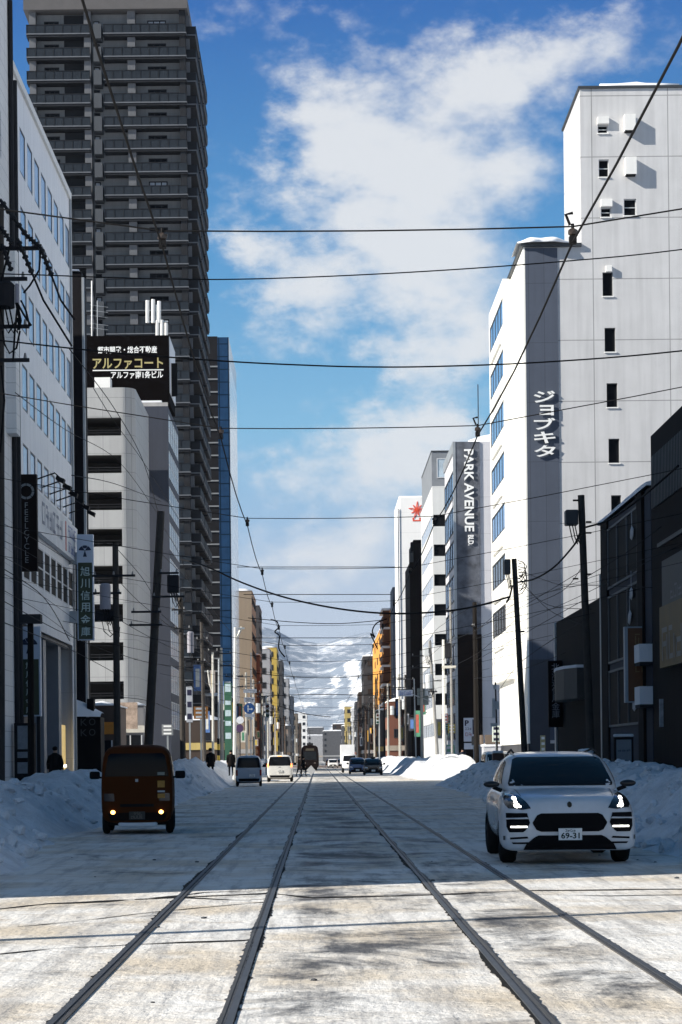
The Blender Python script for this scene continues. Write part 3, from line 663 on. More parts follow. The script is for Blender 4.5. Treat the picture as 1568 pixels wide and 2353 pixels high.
# black slab of a building standing past the white office
t = bld('black_office_building', 'narrow black building edge with a pale pipe standing past the white office', -30, LX, 110, 122)
b = MB(); b.box(-30, -12.48, 110, 112.2, 0, 27.9); b.box(-30, -16, 112.2, 122, 0, 27.2); b.build('wall', M('black_panel_wall', (.013, .012, .014), .5, 0, .2), t)
b = MB(); b.box(-12.478, -12.36, 110.0, 110.25, 0, 27.6); b.build('edge_trim', STEEL, t)
roofcap(t, -30, -12.7, 110, 112.2, 27.9, .3)
# shops between: a black box building, an orange-fronted shop
t = bld('black_shop_building', 'low black cube shop with snow on its roof and four outlined letters', -15.5, -11.8, 112.3, 117)
Y = 108.; x1, z1 = XZ(231, 1648, Y); x0 = P(140, 1700, Y).x
b = MB(); b.box(x0, x1, Y, Y + 1.9, 0, z1); b.build('wall', M('black_shop_wall', (.009, .009, .01), .5, 0, .1), t)
b = MB()
for ch, u, v in (('K', 193, 1656), ('O', 212, 1655), ('K', 193, 1680), ('O', 212, 1679)):
    p = P(u, v + 4, Y); write(b, ch, (p.x, Y - .012, p.z), (1, 0, 0), (0, 0, 1), .34, .36)
b.build('lettering', M('dim_grey_lettering', (.045, .05, .055), .5, 0, 0), t)
b = MB(); b.v = []
xs = [x0 + (x1 - x0) * i / 10 for i in range(11)]
for yy, hh in ((Y - .08, .02), (Y + .2, .3), (Y + .8, .6), (Y + 1.4, .62), (Y + 1.9, .5)):
    for i, x in enumerate(xs): b.v.append(Vector((x, yy, z1 + .01 + hh * 2.0 * (1 - .8 * i / 10) * (1 + .3 * noise.noise(Vector((x, yy, 1)))))))
for j in range(4):
    for i in range(10): b.f.append((j * 11 + i, j * 11 + i + 1, j * 11 + i + 12, j * 11 + i + 11)); b.m.append(0)
b.build('snow_cap', SNOW, t, smooth=True)
b = MB(); b.box(P(197, 1600, Y).x, P(213, 1600, Y).x, Y + .5, Y + 1.2, z1 + .2, z1 + 1.0); b.build('roof_unit', BLACK, t)
ORANGE = M('orange_sign_panel', (.55, .21, .03), .5, 0, .25, 1.5)
def shopfront(name, label, u0, u1, v0, Y, dep, wallm, band=None, vb=(0, 0), glass=None, vg=(0, 0), snow=True):
    x0, z1 = XZ(u0, v0, Y); x1 = P(u1, v0, Y).x
    t = bld(name, label, x0, x1, Y, Y + dep)
    b = MB(); b.box(x0, x1, Y, Y + dep, -.06, z1); b.build('wall', wallm, t)
    if band:
        a, c = P(u0, vb[0], Y).z, P(u0, vb[1], Y).z; b = MB(); b.box(x0 - .04, x1 + .05, Y - .12, Y - .003, c, a); b.build('sign_band', band, t)
    if glass:
        a, c = P(u0, vg[0], Y).z, P(u0, vg[1], Y).z
        b = MB(); b.box(x0 + .15, x1 - .15, Y - .03, Y - .002, c, a); n = max(2, int((x1 - x0) / 1.2))
        b.build('shop_window', glass, t)
        b = MB()
        for i in range(n + 1): q = x0 + .15 + (x1 - x0 - .3) * i / n; b.box(q - .04, q + .04, Y - .07, Y - .031, c, a)
        b.build('window_frame', FRAMEW, t)
    if snow: roofcap(t, x0, x1, Y, Y + dep, z1, .3)
    return t, x0, x1, z1
BRN = M('brown_wall', (.09, .06, .045), .7, 0, .2); GREYW = M('grey_wall', (.2, .2, .21), .7, 0, .15, .6, 0, .2)
shopfront('convenience_shop', 'low shop with orange and brown sign band, snow along its eave, behind the thick pole', 200, 262, 1622, 128., 8, BRN, ORANGE, (1660, 1688), DARKGLASS, (1702, 1748))
t, x0, x1, z1 = shopfront('striped_shop', 'small shop with white slatted front behind the van roof', 268, 330, 1622, 140., 8, GREYW, M('cream_sign_band', (.6, .57, .5), .5, 0, .2, 2.), (1668, 1684), DARKGLASS, (1690, 1748))
bb = MB(); p = P(293, 1645, 139.); bb.box(p.x - .6, p.x + .7, 138.6, 139.0, p.z - .9, p.z + .9); bb.build('billboard', M('faded_poster', (.5, .38, .3), .5, 0, .5, 2.5), t)
# parking tower with rounded corner and dark open decks
Y = 170.; XR = P(313, 1250, Y).x; rad = 1.15; XL = -26.; zt = P(280, 890, Y).z
t = bld('parking_building', 'white parking building with wide dark deck openings and a rounded corner', XL, XR, Y, Y + 14)
decks = []
for v0_, v1_ in ((959, 1001), (1045, 1087), (1130, 1172), (1215, 1256), (1300, 1342), (1388, 1429), (1476, 1518), (1566, 1607), (1652, 1700)):
    decks.append((P(197, 0, Y).x * 0 - 24.5, P(284, 1250, Y).x, P(240, v1_, Y).z, P(240, v0_, Y).z))
b = MB(); wall(b, '-Y', Y, XL, XR - rad, -.06, zt, decks, .4)
pts = [(XR - rad + rad * math.sin(R(a)), Y + rad - rad * math.cos(R(a)), -.06) for a in range(0, 91, 9)]
for p, q in zip(pts, pts[1:]): b.face([p, q, (q[0], q[1], zt), (p[0], p[1], zt)])
b.face([(XR, Y + rad, -.06), (XR, Y + 14, -.06), (XR, Y + 14, zt), (XR, Y + rad, zt)])
b.face([(p[0], p[1], zt) for p in pts] + [(XR, Y + 14, zt), (XL, Y + 14, zt), (XL, Y, zt)])
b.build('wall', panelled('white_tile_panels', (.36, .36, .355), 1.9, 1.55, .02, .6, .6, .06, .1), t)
for d in decks:
    b = MB(); b.box(d[0] - .3, d[1] + .2, Y + .41, Y + 5, d[2] - .3, d[2] - .05); b.box(d[0] - .3, d[1] + .2, Y + 4.8, Y + 5, d[2], d[3]); b.box(d[0] - .3, d[1] + .2, Y + .41, Y + 5, d[3] + .02, d[3] + .2); b.build('deck', M('dark_concrete', (.055, .052, .05), .9, 0, .2), t)
    b = MB(); zz = d[2]
    for h_ in (.28, .5): b.cyl((d[0], Y + .3, zz + h_), (d[1], Y + .3, zz + h_), .03, n=5)
    for i in range(5): xx = d[0] + (d[1] - d[0]) * i / 4; b.box(xx - .03, xx + .03, Y + .3, Y + .36, zz, zz + .5)
    b.build('guard_rail', DARKM, t)
b = MB(); p = P(238, 888, Y); b.box(p.x - .8, p.x + .5, Y + .5, Y + 2, zt, zt + .95); b.build('roof_unit', WHITE, t)
# grey-blue office carrying the black billboard
Y = 187.; XR = P(389, 1250, Y).x; zt = P(389, 933, Y).z; x0 = P(300, 1250, Y).x - 8
t = bld('grey_office_building', 'grey blue office with blank end wall and glazed street side under the black billboard', x0, XR, Y, Y + 14)
hs = []
zz = zt - .6
wins = []
while zz > 6:
    for y in [Y + .8 + 2.65 * i for i in range(5)]: wins.append((y, y + 2.4, zz - 2.5, zz))
    zz -= 3.3
shell(t, x0, XR, Y, Y + 14, zt, panelled('slate_blue_wall', (.036, .042, .06), 40, 40, .001, 1, .7, .1, .15), {'+X': wins}, .15)
LITGLASS = M('pale_reflecting_glass', (.42, .5, .56), .1, 0, .3, .4, spec=1.)
for h in wins: window(t, '+X', XR, (h[0] + h[1]) / 2, (h[2] + h[3]) / 2, 2.4, 2.5, (LITGLASS, FRAMEW), 2, 2, .08, .03, dep=.02)
b = MB(); b.box(x0, XR, Y, Y + .3, zt, zt + .35); b.build('parapet', CONC, t)
b = MB(); b.box(XR - 2.8, XR - .6, Y + .4, Y + 1.2, zt + .3, zt + .6); b.build('roof_snow', SNOW, t)
bb = thing('rooftop_billboard', 'black rooftop billboard with gold and white Japanese lettering', 'billboard', (-18, Y + 2, zt))
Yb = Y + 1.5; xa, za = XZ(196, 772, Yb); xb, zb = XZ(390, 931, Yb); z2 = P(390, 926, Yb).z
b = MB(); b.box(xa - 1.5, xb, Yb, Yb + 7.5, z2, za); b.build('panel', M('billboard_black', (.004, .003, .003), .9, 0, .1, spec=.04), bb)
b = MB(); b.box(xb + .002, xb + .05, Yb + .1, Yb + 7.4, z2 + 1.0, za - .1); b.build('pale_side_panel', M('billboard_side', (.66, .66, .67), .5, 0, .1), bb)
b = MB(); b.box(xb + .05, xb + .6, Yb + 2, Yb + 2.3, z2 + 1.0, za - 2.2); b.build('side_ladder', BLACK, bb)
GOLD = M('gold_lettering', (.42, .36, .16), .5, 0, .1)
def bl(s, u0, u1, v0, v1, m, bold=.012, nm='lettering'):
    p, q = P(u0, v0, Yb), P(u1, v1, Yb); b = MB(); write(b, s, ((p.x + q.x) / 2, Yb - .015, (p.z + q.z) / 2), (1, 0, 0), (0, 0, 1), q.x - p.x, p.z - q.z, bold=bold); b.build(nm, m, bb)
bl('都市開発・総合不動産', 224, 361, 796, 811, LETW, .02); bl('アルファコート', 213, 375, 823, 847, GOLD, .02); bl('アルファ南1条ビル', 255, 375, 853, 869, LETW, .02)
p, q = P(213, 849, Yb), P(376, 852, Yb); b = MB(); b.box(p.x, q.x, Yb - .015, Yb - .003, p.z - .14, p.z - .04); b.build('underline', LETW, bb)
an = thing('antenna_mast', 'cluster of white cellular antennas standing on the black billboard', 'antenna', (P(360, 772, Yb + 3)))
for u, v0_, v1_ in ((339, 690, 742), (352, 688, 742), (366, 692, 742), (362, 736, 772), (372, 735, 772), (382, 742, 772)):
    p, q = P(u, v1_, Yb + 3), P(u, v0_, Yb + 3); b = MB(); b.cyl(p, q, .17, n=10); b.build('antenna_panel', WHITE, an)
b = MB(); p = P(360, 772, Yb + 3); b.cyl((p.x, p.y, za - .1), (p.x, p.y, P(360, 700, Yb + 3).z), .08, n=6); b.box(p.x - 1, p.x + 1.1, p.y - .05, p.y + .05, P(360, 740, Yb + 3).z, P(360, 737, Yb + 3).z); b.build('mast', STEEL, an)
an = thing('antenna_mast', 'thin white whip mast with small aerials at the left end of the billboard roof', 'antenna', (P(211, 772, Yb + 3)))
p, q = P(211, 772, Yb + 3), P(211, 645, Yb + 3); b = MB(); b.cyl((p.x, p.y, za - .1), q, .07, n=6); b.build('mast', WHITE, an)
b = MB(); p = P(224, 760, Yb + 3)
b.cyl((p.x, p.y, za - .1), P(224, 690, Yb + 3), .04, n=5)
for v in (700, 712, 724, 742, 752): q = P(224, v, Yb + 3); b.cyl((q.x - .7, q.y, q.z), (q.x + 1.0, q.y, q.z - .25), .02, n=4)
b.build('yagi_aerial', STEEL, an)
# residential tower
TY = 266.; XR = P(432, 700, TY).x; XL = P(62, 300, TY).x; PITCH = 53.2 * TY / F; zr = P(250, 68, TY).z - .35
t = bld('apartment_tower', 'very tall dark apartment tower stacked with railed balconies', XL, XR, TY, TY + 30)
TW = panelled('tower_tile_wall', (.19, .2, .21), 1.1, .5, .012, .75, .7, .12, .1); TD = M('tower_dark_wall', (.022, .023, .026), .7, 0, .2); TS = M('tower_slab_edge', (.115, .125, .14), .7, 0, .15); TP = M('tower_pale_pillar', (.11, .115, .125), .7, 0, .1)
RG = M('balcony_panel', (.02, .026, .034), .55, 0, .2, 2.)
nfl = int(zr / PITCH); zs = [zr - PITCH * i for i in range(nfl)]
b = MB(); b.box(XL + .9, XR - .02, TY + 1.8, TY + 28, 0, zr + 3.3); b.build('wall', TW, t)
b = MB()
def uX(u): return P(u, 700, TY).x
for u0, u1 in ((72, 87), (198, 214), (298, 316)): b.box(uX(u0), uX(u1), TY + .55, TY + 1.79, 0, zr + 3.2)
b.build('pillar', TP, t)
b = MB(); b.box(uX(418), XR - .01, TY + .35, TY + 1.79, 0, zr + 3.2); b.build('corner_pier', TD, t)
b = MB(); b.box(XL - .3, XR + .3, TY - .2, TY + 29, zr + 3.0, zr + 4.6); b.box(XL + .2, uX(235), TY + .3, TY + 27, zr + 4.6, zr + 6.2); b.box(uX(262), XR, TY + .3, TY + 27, zr + 4.6, zr + 6.2); b.build('roof_crown', M('tower_crown', (.09, .085, .085), .8, 0, .1), t)
BW, BE = uX(432) + .12, uX(243)
def balc(x0, x1, nm):
    b = MB(); b.box(x0, x1, TY, TY + 1.9, -.13, -.0, 0); b.box(x0 + .03, x1 - .03, TY + .12, TY + 1.9, -.42, -.131, 2); b.box(x0 + .02, x1 - .02, TY + .02, TY + .1, .001, 1.05, 1)  # dark box below the slab: its shadow band put into the colour
    n = int((x1 - x0) / 1.15)
    for i in range(n + 1): q = x0 + .04 + (x1 - x0 - .14) * i / n; b.box(q, q + .06, TY - .03, TY + .02, .001, 1.12, 2)
    b.box(x0 + .01, x1 - .01, TY - .04, TY + .12, 1.051, 1.13, 2)
    return b.mesh(nm, [TS, RG, TD], (0, 0, 0))
org = Vector(t['_o'])
ML = balc(XL, uX(213), 'balcony'); MR_ = balc(uX(243), XR + .15, 'balcony'); MBAY = MB(); MBAY.box(uX(221), uX(239), TY - .1, TY + 1.9, -.75, 1.15); MBAY = MBAY.mesh('bay', [M('bay_grey', (.05, .056, .064), .7, 0, .1)])
sb = MB(); SX0, SX1 = XR + .02, XR + 1.35
for y in (TY + 1, TY + 10.5, TY + 20): sb.box(SX0, SX1, y, y + 8.6, -.13, 0, 0); sb.box(SX0, SX1 - .1, y + .1, y + 8.5, -.4, -.131, 4); sb.box(SX1 - .08, SX1, y + .1, y + 8.5, .001, 1.1, 1); sb.box(SX0, SX1 - .09, y + .1, y + .18, .001, 1.08, 4); sb.box(SX0, SX0 + .5, y + .3, y + .5, 1.081, 2.58, 3)  # dark underside boxes carry painted shade below each side slab
MS = sb.mesh('side_balcony', [TS, RG, TD, TP, TD])
MX = MB(); MX.box(XR - .015, XR + .0, TY + 1.9, TY + 27.8, .1, 2.4); MX = MX.mesh('side_glazing', [DARKGLASS])
for i, z in enumerate(zs):
    for me in (ML, MR_, MS): link(me.name.split('.')[0], me, t, Vector((0, 0, z)) - org)
    link('bay', MBAY, t, Vector((0, 0, z)) - org)
    if z > 24:
        for (u0, u1, nx) in ((104, 138, 3), (218, 232, 1), (343, 386, 3)):
            w = uX(u1) - uX(u0); lit = (i * 7 + u0 * 3 + i * i) % 7 in (0, 3)
            window(t, '-Y', TY + 1.8, (uX(u0) + uX(u1)) / 2, z + 1.1, w, 2.05, (M('curtained_window', (.42, .45, .5), .2, 0, .3) if lit else DARKW, TD), nx, 1, .14, -.02)
b = MB(); b.box(uX(150), uX(196), TY + 1.7, TY + 1.79, 0, zr + 2.9); b.build('dark_screen', TD, t)
# glass tower behind
Y = 330.; XA = P(462, 1100, Y).x; XB = P(503, 1100, Y).x; XC = P(529, 1100, Y).x; zt = P(500, 772, Y).z
t = bld('glass_office_tower', 'dark office tower with pale floor lines and a blue glazed corner', XA, XC, Y, Y + 32)
b = MB(); b.box(XA - 6, XB, Y + .2, Y + 30, 0, zt); b.build('wall', M('tower_black', (.014, .014, .016), .4, 0, .1), t)
z = zt - 5
while z > 8:
    b = MB(); b.box(XA - 6, XB - .02, Y + .02, Y + .19, z, z + .22); b.build('floor_line', M('pale_floor_line', (.2, .21, .22), .5, 0, .1), t); z -= 2.05
b = MB(); b.box(XB + .01, XC, Y, Y + 31, 0, zt - .2); b.build('blue_glazing', panelled('blue_glass_panes', (.018, .052, .118), 1.5, 2.05, .09, .3, .12, .3, .1), t)
b = MB(); b.box(XC + .003, XC + .06, Y + .3, Y + 30.7, 0, zt - 4.0); b.build('side_glazing', panelled('pale_glass_panes', (.6, .68, .74), 2.2, 2.05, .08, .45, .12, .15, .05), t)  # pale sky reflection painted into the side glass colour
# ---------------------------------------------------------------- buildings off the left edge whose shade covers the street
for nm, lab, y0, y1, h_, m in (('corner_office_building', 'pale corner office block casting its shade across the crossing', 19.4, 41, 29.5, LBW), ('shade_office_building', 'grey office block next to the corner block, just out of the picture', 41.4, 61.6, 31, CONC)):
    t = bld(nm, lab, -30, -13, y0, y1)
    hs = [(y0 + 1.5 + 2.8 * i, y0 + 3.2 + 2.8 * i, z, z + 1.8) for i in range(int((y1 - y0 - 2) / 2.8)) for z in (4.5, 8, 11.5, 15, 18.5, 22, 25.5)]
    shell(t, -30, -13, y0, y1, h_, m, {'+X': hs}, .2)
    for h in hs: window(t, '+X', -13, (h[0] + h[1]) / 2, (h[2] + h[3]) / 2, 1.7, 1.8, (SKYTONEGLASS, FRAME), 1, 1, .06, .15)
# ---------------------------------------------------------------- buildings on the right
GROOVE = M('white_wall_bright', (.88, .86, .80), .6, 0, .04, .3, 0, .04)
SLATE = panelled('slate_grey_wall', (.072, .086, .118), 1.02, 3.9, .014, .55, .65, .1, .1, off=(.2, .6))
R1W = panelled('pale_grey_wall_panels', (.575, .57, .57), 5.0, 4.0, .03, .5, .65, .08, .14, off=(1.1, 1.2))
Y1 = 134.; X1 = 13.88; Yf = 154.5; ZT = P(1240, 568, Y1).z; XU = P(1335, 380, Y1).x; ZU = P(1400, 203, Y1).z
t = bld('white_corner_building', 'tall white building with stacked katakana letters on a grey strip, stepped roof', X1, 30, Y1, Yf); R1 = t
def fx(u, v): return P(u, v, Y1).x
def fz(u, v): return P(u, v, Y1).z
def zr2(x, y): return (1043 + x * .3351, 175 + y * .3351)     # zoomed detail pixels -> picture pixels
def rect(x0, x1, y0, y1):
    u0, v0 = zr2(x0, y0); u1, v1 = zr2(x1, y1); m = ((u0 + u1) / 2, (v0 + v1) / 2)
    return (fx(u0, m[1]), fx(u1, m[1]), fz(m[0], v1), fz(m[0], v0))
small = [rect(988, 1058, 335, 390), rect(995, 1065, 570, 690), rect(1010, 1080, 900, 965), rect(1168, 1253, 840, 955), rect(1022, 1092, 1345, 1508), rect(1036, 1110, 1725, 1890), rect(1050, 1124, 2105, 2270)]
def rD(u0, u1, v0, v1): return (fx(u0, v0), fx(u1, v0), fz(u0, v1), fz(u0, v0))
small += [rD(1399, 1424, 1008, 1064), rD(1405, 1428, 1138, 1196), rD(1409, 1432, 1270, 1325)]
lowh = [h for h in small if h[3] < ZT]; uph = [h for h in small if h[3] >= ZT]
shell(t, X1, 30, Y1, Yf, ZT, R1W, {'-Y': lowh}, .22)
shell(t, XU, 30, Y1 + .001, Y1 + 9, ZU, R1W, {'-Y': uph}, .22, 'upper_wall', ZT - .001)
for h in small: window(t, '-Y', Y1, (h[0] + h[1]) / 2, (h[2] + h[3]) / 2, h[1] - h[0], h[3] - h[2], (DARKW, FRAMEW if h[3] > ZT else FRAME), 1, 2 if h[3] > ZT else 1, .05, .2)
# grey strip, white street front with its projecting window bay
xg0, xg1 = X1 - .02, fx(1287, 1100) - .0
b = MB(); b.box(X1 + .0, X1 + 2.12, Y1 - .06, Y1 - .004, 2.6, ZT - .05); b.build('grey_strip', SLATE, t)
b = MB(); b.box(X1 - .12, X1 - .004, Y1 - .06, Yf, 2.4, ZT); b.build('street_front', GROOVE, t)
bx = X1 - .12; by0, by1 = 142.6, 154.2; bot = 7.0
wr = []
for k in range(7): wr.append((33.7 - 3.57 * k - 1.9, 33.7 - 3.57 * k))
hs = [(by0 + .3, by1 - .6, a, c) for a, c in wr]
b = MB(); wall(b, '-X', bx - .55, by0, by1, bot, ZT - .02, hs, .08); b.face([(bx - .55, by0, bot), (bx, by0, bot), (bx, by0, ZT - .02), (bx - .55, by0, ZT - .02)]); b.face([(bx - .55, by1, bot), (bx, by1, bot), (bx, by1, ZT - .02), (bx - .55, by1, ZT - .02)])
b.face([(bx - .55, by0, ZT - .02), (bx, by0, ZT - .02), (bx, by1, ZT - .02), (bx - .55, by1, ZT - .02)]); b.face([(bx - .55, by0, bot), (bx, by0, bot), (bx, by1, bot), (bx - .55, by1, bot)])
b.build('window_bay', GROOVE, t)
SKYGLASS = M('sky_reflecting_glass', (.12, .22, .4), .06, 0, .2, .4, spec=1.)
for i, h in enumerate(hs): window(t, '-X', bx - .55, (h[0] + h[1]) / 2, (h[2] + h[3]) / 2, h[1] - h[0], h[3] - h[2], (SKYGLASS if i < 5 else DARKGLASS, FRAME), 5, 1, .12, .05, dep=.03)
for a, c in wr:
    b = MB(); b.box(bx - .72, bx - .553, by0 + 1.6, by1 - 2.4, a - 1.12, a - .95); b.build('ledge', GROOVE, t)
b = MB(); b.box(X1 + .02, 15.2, Y1 - .09, Y1 - .065, 1.0, 7.9); b.build('dark_base_panel', M('dark_grey_base', (.045, .047, .058), .6, 0, .15), t)
b = MB(); b.box(X1 - .1, 30, Y1 - .02, Yf - .1, -.06, 2.39); b.build('ground_floor', M('dark_ground_floor', (.05, .05, .055), .6, 0, .2), t)
# boxed vents and hoods on the front
for r_, d in ((rect(1165, 1240, 275, 385), .55), (rect(1172, 1247, 567, 685), .55)):
    b = MB(); b.box(r_[0], r_[1], Y1 - d, Y1 - .002, r_[2], r_[3]); b.build('boxed_vent', WHITE, t); b = MB(); b.box(r_[0] + .05, r_[1] - .05, Y1 - d + .05, Y1 - .05, r_[2] - .06, r_[2] - .002); b.build('vent_grille', BLACK, t)
for r_ in (rect(985, 1062, 283, 332), rect(1008, 1085, 848, 898), rect(1042, 1082, 1302, 1344)):
    b = MB(); b.box(r_[0], r_[1], Y1 - .28, Y1 - .002, r_[2], r_[3]); b.build('window_hood', WHITE, t)
for h in small:
    if h[3] < ZT + 12:
        b = MB(); b.box(h[0] - .04, h[1] + .06, Y1 - .09, Y1 - .003, h[2] - .08, h[2] - .003); b.build('window_sill', WHITE, t)
# lettering
b = MB(); n = 5; Z0, Z1 = fz(1250, 1053), fz(1252, 897); xc = (fx(1226, 975) + fx(1277, 975)) / 2
write(b, 'ジョブキタ', (xc, Y1 - .20, (Z0 + Z1) / 2), (1, 0, 0), (0, 0, 1), 1.40, .76, vertical=True, pitch=(Z1 - Z0) / 5 * 1.0, bold=.018, fit=False)
solid_text(b.build('lettering', LETW, t), .10)
b = MB(); b.box(X1 - .3, XU - .02, Y1 - .25, Yf, ZT, ZT + .22); b.build('roof_edge', FRAME, t)
b = MB(); b.box(XU - .12, 30, Y1 - .12, Y1 + 9.1, ZU, ZU + .16); b.build('roof_edge', FRAME, t)
# overhanging snow on the lower roof
b = MB(); nx = 22; prof = [(-.55, -.02), (-.62, .15), (-.4, .42), (.3, .7), (1.6, .75), (4., .5)]
for i in range(nx + 1):
    x = X1 - .5 + (XU - X1 + .3) * i / nx; k = (.25 + 1.0 * math.sin(math.pi * min(1, max(0, (i + 1) / (nx * .95)))) ** .8) * (1 + .35 * noise.noise(Vector((x * 1.3, 0, 3))))
    for dy, dz in prof: b.v.append(Vector((x, Y1 + dy * k if dy < 0 else Y1 + dy, ZT + .22 + dz * k * .6)))
for i in range(nx):
    for j in range(len(prof) - 1): q = i * len(prof) + j; b.f.append((q, q + 1, q + 1 + len(prof), q + len(prof))); b.m.append(0)
b.build('snow_overhang', SNOW, t, smooth=True)
b = MB()
x = XU + 1.2
roofcap(t, XU + 1.4, 24, Y1, Y1 + 6, ZU + .16, .45)
b.tube([(XU + 8.2, Y1 - .3, ZU + .1), (XU + 8.9, Y1 - 1.0, ZU - .25), (XU + 9.5, Y1 - .9, ZU - .1), (XU + 9.6, Y1 - .2, ZU + .25)], .13); b.build('roof_hook', STEEL, t)
# --- low dark row of shops in the shade
X0 = 13.
def row(name, label, Y0, Y1_, z, wm, dx=0, depth=14, **k):
    t = bld(name, label, X0 + dx, X0 + dx + depth, Y0, Y1_); b = MB(); b.box(X0 + dx, X0 + dx + depth, Y0, Y1_, -.06, z); b.build('wall', wm, t); return t
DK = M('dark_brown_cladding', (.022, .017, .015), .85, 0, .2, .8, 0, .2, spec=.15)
RIB = M('ribbed_fascia', (.05, .055, .06), .5, .2, .2)
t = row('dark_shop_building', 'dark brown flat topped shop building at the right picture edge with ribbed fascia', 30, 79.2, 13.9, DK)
b = MB()
for i in range(60):
    y = 78.4 - .32 * i; b.box(X0 - .1, X0 - .004, y, y + .13, 11.0, 13.0)
b.build('ribbed_fascia', RIB, t)
b = MB(); b.box(X0 - .08, X0 - .004, 60, 77.5, 9.4, 9.55); b.box(X0 - .06, X0 - .004, 70, 76.6, 5.4, 8.8); b.build('shop_panel', M('dark_panel', (.04, .045, .05), .5, 0, .2), t)
b = MB(); scribble(b, (X0 - .066, 73.6, 7.5), (0, -1, 0), (0, 0, 1), 2.5, .5, 3, 0, 8); scribble(b, (X0 - .066, 73.6, 6.7), (0, -1, 0), (0, 0, 1), 3.2, .5, 5, 0, 9); b.build('lettering', M('faint_lettering', (.13, .15, .17), .5, 0, 0), t)
sgn = thing('fascia_sign', 'yellow and orange shop sign high on the dark building at the right edge', 'sign', (X0 - .2, 68, 5))
zy0, zy1 = P(1530, 1535, 75.5).z, P(1530, 1395, 75.5).z
b = MB(); b.box(X0 - .3, X0 - .09, 58, 75.8, zy0, zy1); b.build('panel', M('yellow_sign_panel', (.14, .085, .012), .5, 0, .3, 1.2), sgn)
b = MB(); scribble(b, (X0 - .312, 73.2, zy0 + .85), (0, -1, 0), (0, 0, 1), 4.4, 1.2, 3, 0, 11); b.build('lettering', M('pale_sign_lettering', (.2, .2, .19), .5, 0, 0), sgn)
ps = thing('poster_board', 'pale square poster board low on the dark wall at the right edge', 'poster', P(1520, 1640, 77.))
p = P(1537, 1640, 77.); b = MB(); b.box(p.x - .35, p.x + .3, 76.9, 77., p.z - .5, p.z + .55); b.build('board', M('pale_poster', (.4, .43, .45), .5, 0, .4, 4.), ps); b = MB(); b.cyl((p.x, 77.0, 0), (p.x, 77.0, p.z), .03, n=6); b.build('post', DARKM, ps)
b = MB(); b.box(p.x - .2, p.x + .15, 76.885, 76.898, p.z - .1, p.z + .2); b.build('picture', M('dark_print', (.06, .06, .07), .5, 0, .4, 5.), ps)
for z, lab in ((P(1500, 1520, 79.).z, 'upper'), (P(1500, 1618, 79.).z, 'lower')):
    sl = thing('snowy_canopy', '%s pale snow covered canopy slab beside the tall brown sign' % lab, 'canopy', (X0 - .6, 80, z)); b = MB(); b.box(X0 - .5, X0 - .004, 79.3, 80.5, z - .12, z); b.build('slab', DARKM, sl); b = MB(); b.box(X0 - .52, X0 + .0 - .004, 79.26, 80.52, z + .003, z + .7); b.build('snow', SNOW, sl)
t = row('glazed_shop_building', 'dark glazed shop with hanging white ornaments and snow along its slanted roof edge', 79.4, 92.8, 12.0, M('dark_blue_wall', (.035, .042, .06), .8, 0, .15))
roofcap(t, X0, X0 + 14, 79.4, 92.8, 12.0, .5, over=.2)
b = MB(); b.box(X0 - .12, X0 - .004, 80.9, 82.2, 0, 12.0); b.build('pier', DK, t); b = MB(); b.box(X0 - .1, X0 - .004, 90.9, 92.8, 0, 12.0); b.build('pier', DK, t)
for k, (za, zb) in enumerate(((8.9, 11.6), (5.6, 8.6), (2.8, 5.3))): window(t, '-X', X0, 86.6, (za + zb) / 2, 8.4, zb - za, (DARKW, M('dull_frame', (.12, .13, .14), .6, .2, 0)), 3, 1, .1, -.02)
b = MB()
for y, z in ((83.4, 10.6), (83.7, 8.2), (84.2, 7.2), (83.6, 5.2), (83.2, 3.6)): b.blob((X0 - .12, y, z), (.05, .45, .3), 0, 1, .4); b.cyl((X0 - .12, y, z), (X0 - .12, y, z + .9), .02, n=4)
b.build('window_ornament', M('pale_ornament', (.4, .43, .47), .6, 0, .2), t)
ts = thing('vertical_sign', 'tall brown orange vertical sign with pale frame above the white poster', 'sign', (12, 82, 4))
YS = 81.; xa, za = XZ(1436, 1440, YS); xb, zb = XZ(1484, 1614, YS)
b = MB(); b.box(xa, xb, YS, YS + .35, zb, za); b.build('frame', M('pale_sign_frame', (.34, .4, .46), .4, .2, .1), ts)
b = MB(); b.box(xa + .12, xb - .05, YS - .012, YS - .001, zb + .05, za - .06); b.build('panel', M('brown_sign_panel', (.16, .065, .025), .5, 0, .25, 1.), ts)
b = MB(); [scribble(b, ((xa + xb) / 2 + .15, YS - .016, za - .5 - .55 * q_), (1, 0, 0), (0, 0, 1), .36, .42, 1, 0, 20 + q_) for q_ in range(3)]; scribble(b, ((xa + xb) / 2 + .1, YS - .016, zb + .55), (1, 0, 0), (0, 0, 1), .4, .5, 1, 0, 31); b.build('lettering', M('dim_gold_lettering', (.25, .16, .07), .5, 0, 0), ts)
b = MB(); b.box(xb, X0, YS + .1, YS + .25, za - .6, za - .5); b.box(xb, X0, YS + .1, YS + .25, zb + .5, zb + .6); b.build('bracket', DARKM, ts)
wp = thing('poster_board', 'large pale white poster board standing low under the tall brown sign', 'poster', P(1430, 1745, 80.))
xa, za = XZ(1417, 1700, 80.); xb, zb = XZ(1452, 1760, 80.)
b = MB(); b.box(xa - .08, xb + .08, 80., 80.2, 0, za + .1); b.build('case', BLACK, wp); b = MB(); b.box(xa, xb, 79.98, 79.997, zb, za); b.build('sheet', M('pale_blue_poster', (.26, .3, .34), .4, 0, .15, 2.), wp)
b = MB(); scribble(b, ((xa + xb) / 2, 79.975, za - .42), (1, 0, 0), (0, 0, 1), .5, .09, 6, 0, 4); scribble(b, ((xa + xb) / 2, 79.975, zb + .16), (1, 0, 0), (0, 0, 1), .5, .08, 7, 0, 5); b.build('lettering', M('dark_print_lettering', (.03, .03, .04), .5, 0, 0), wp)
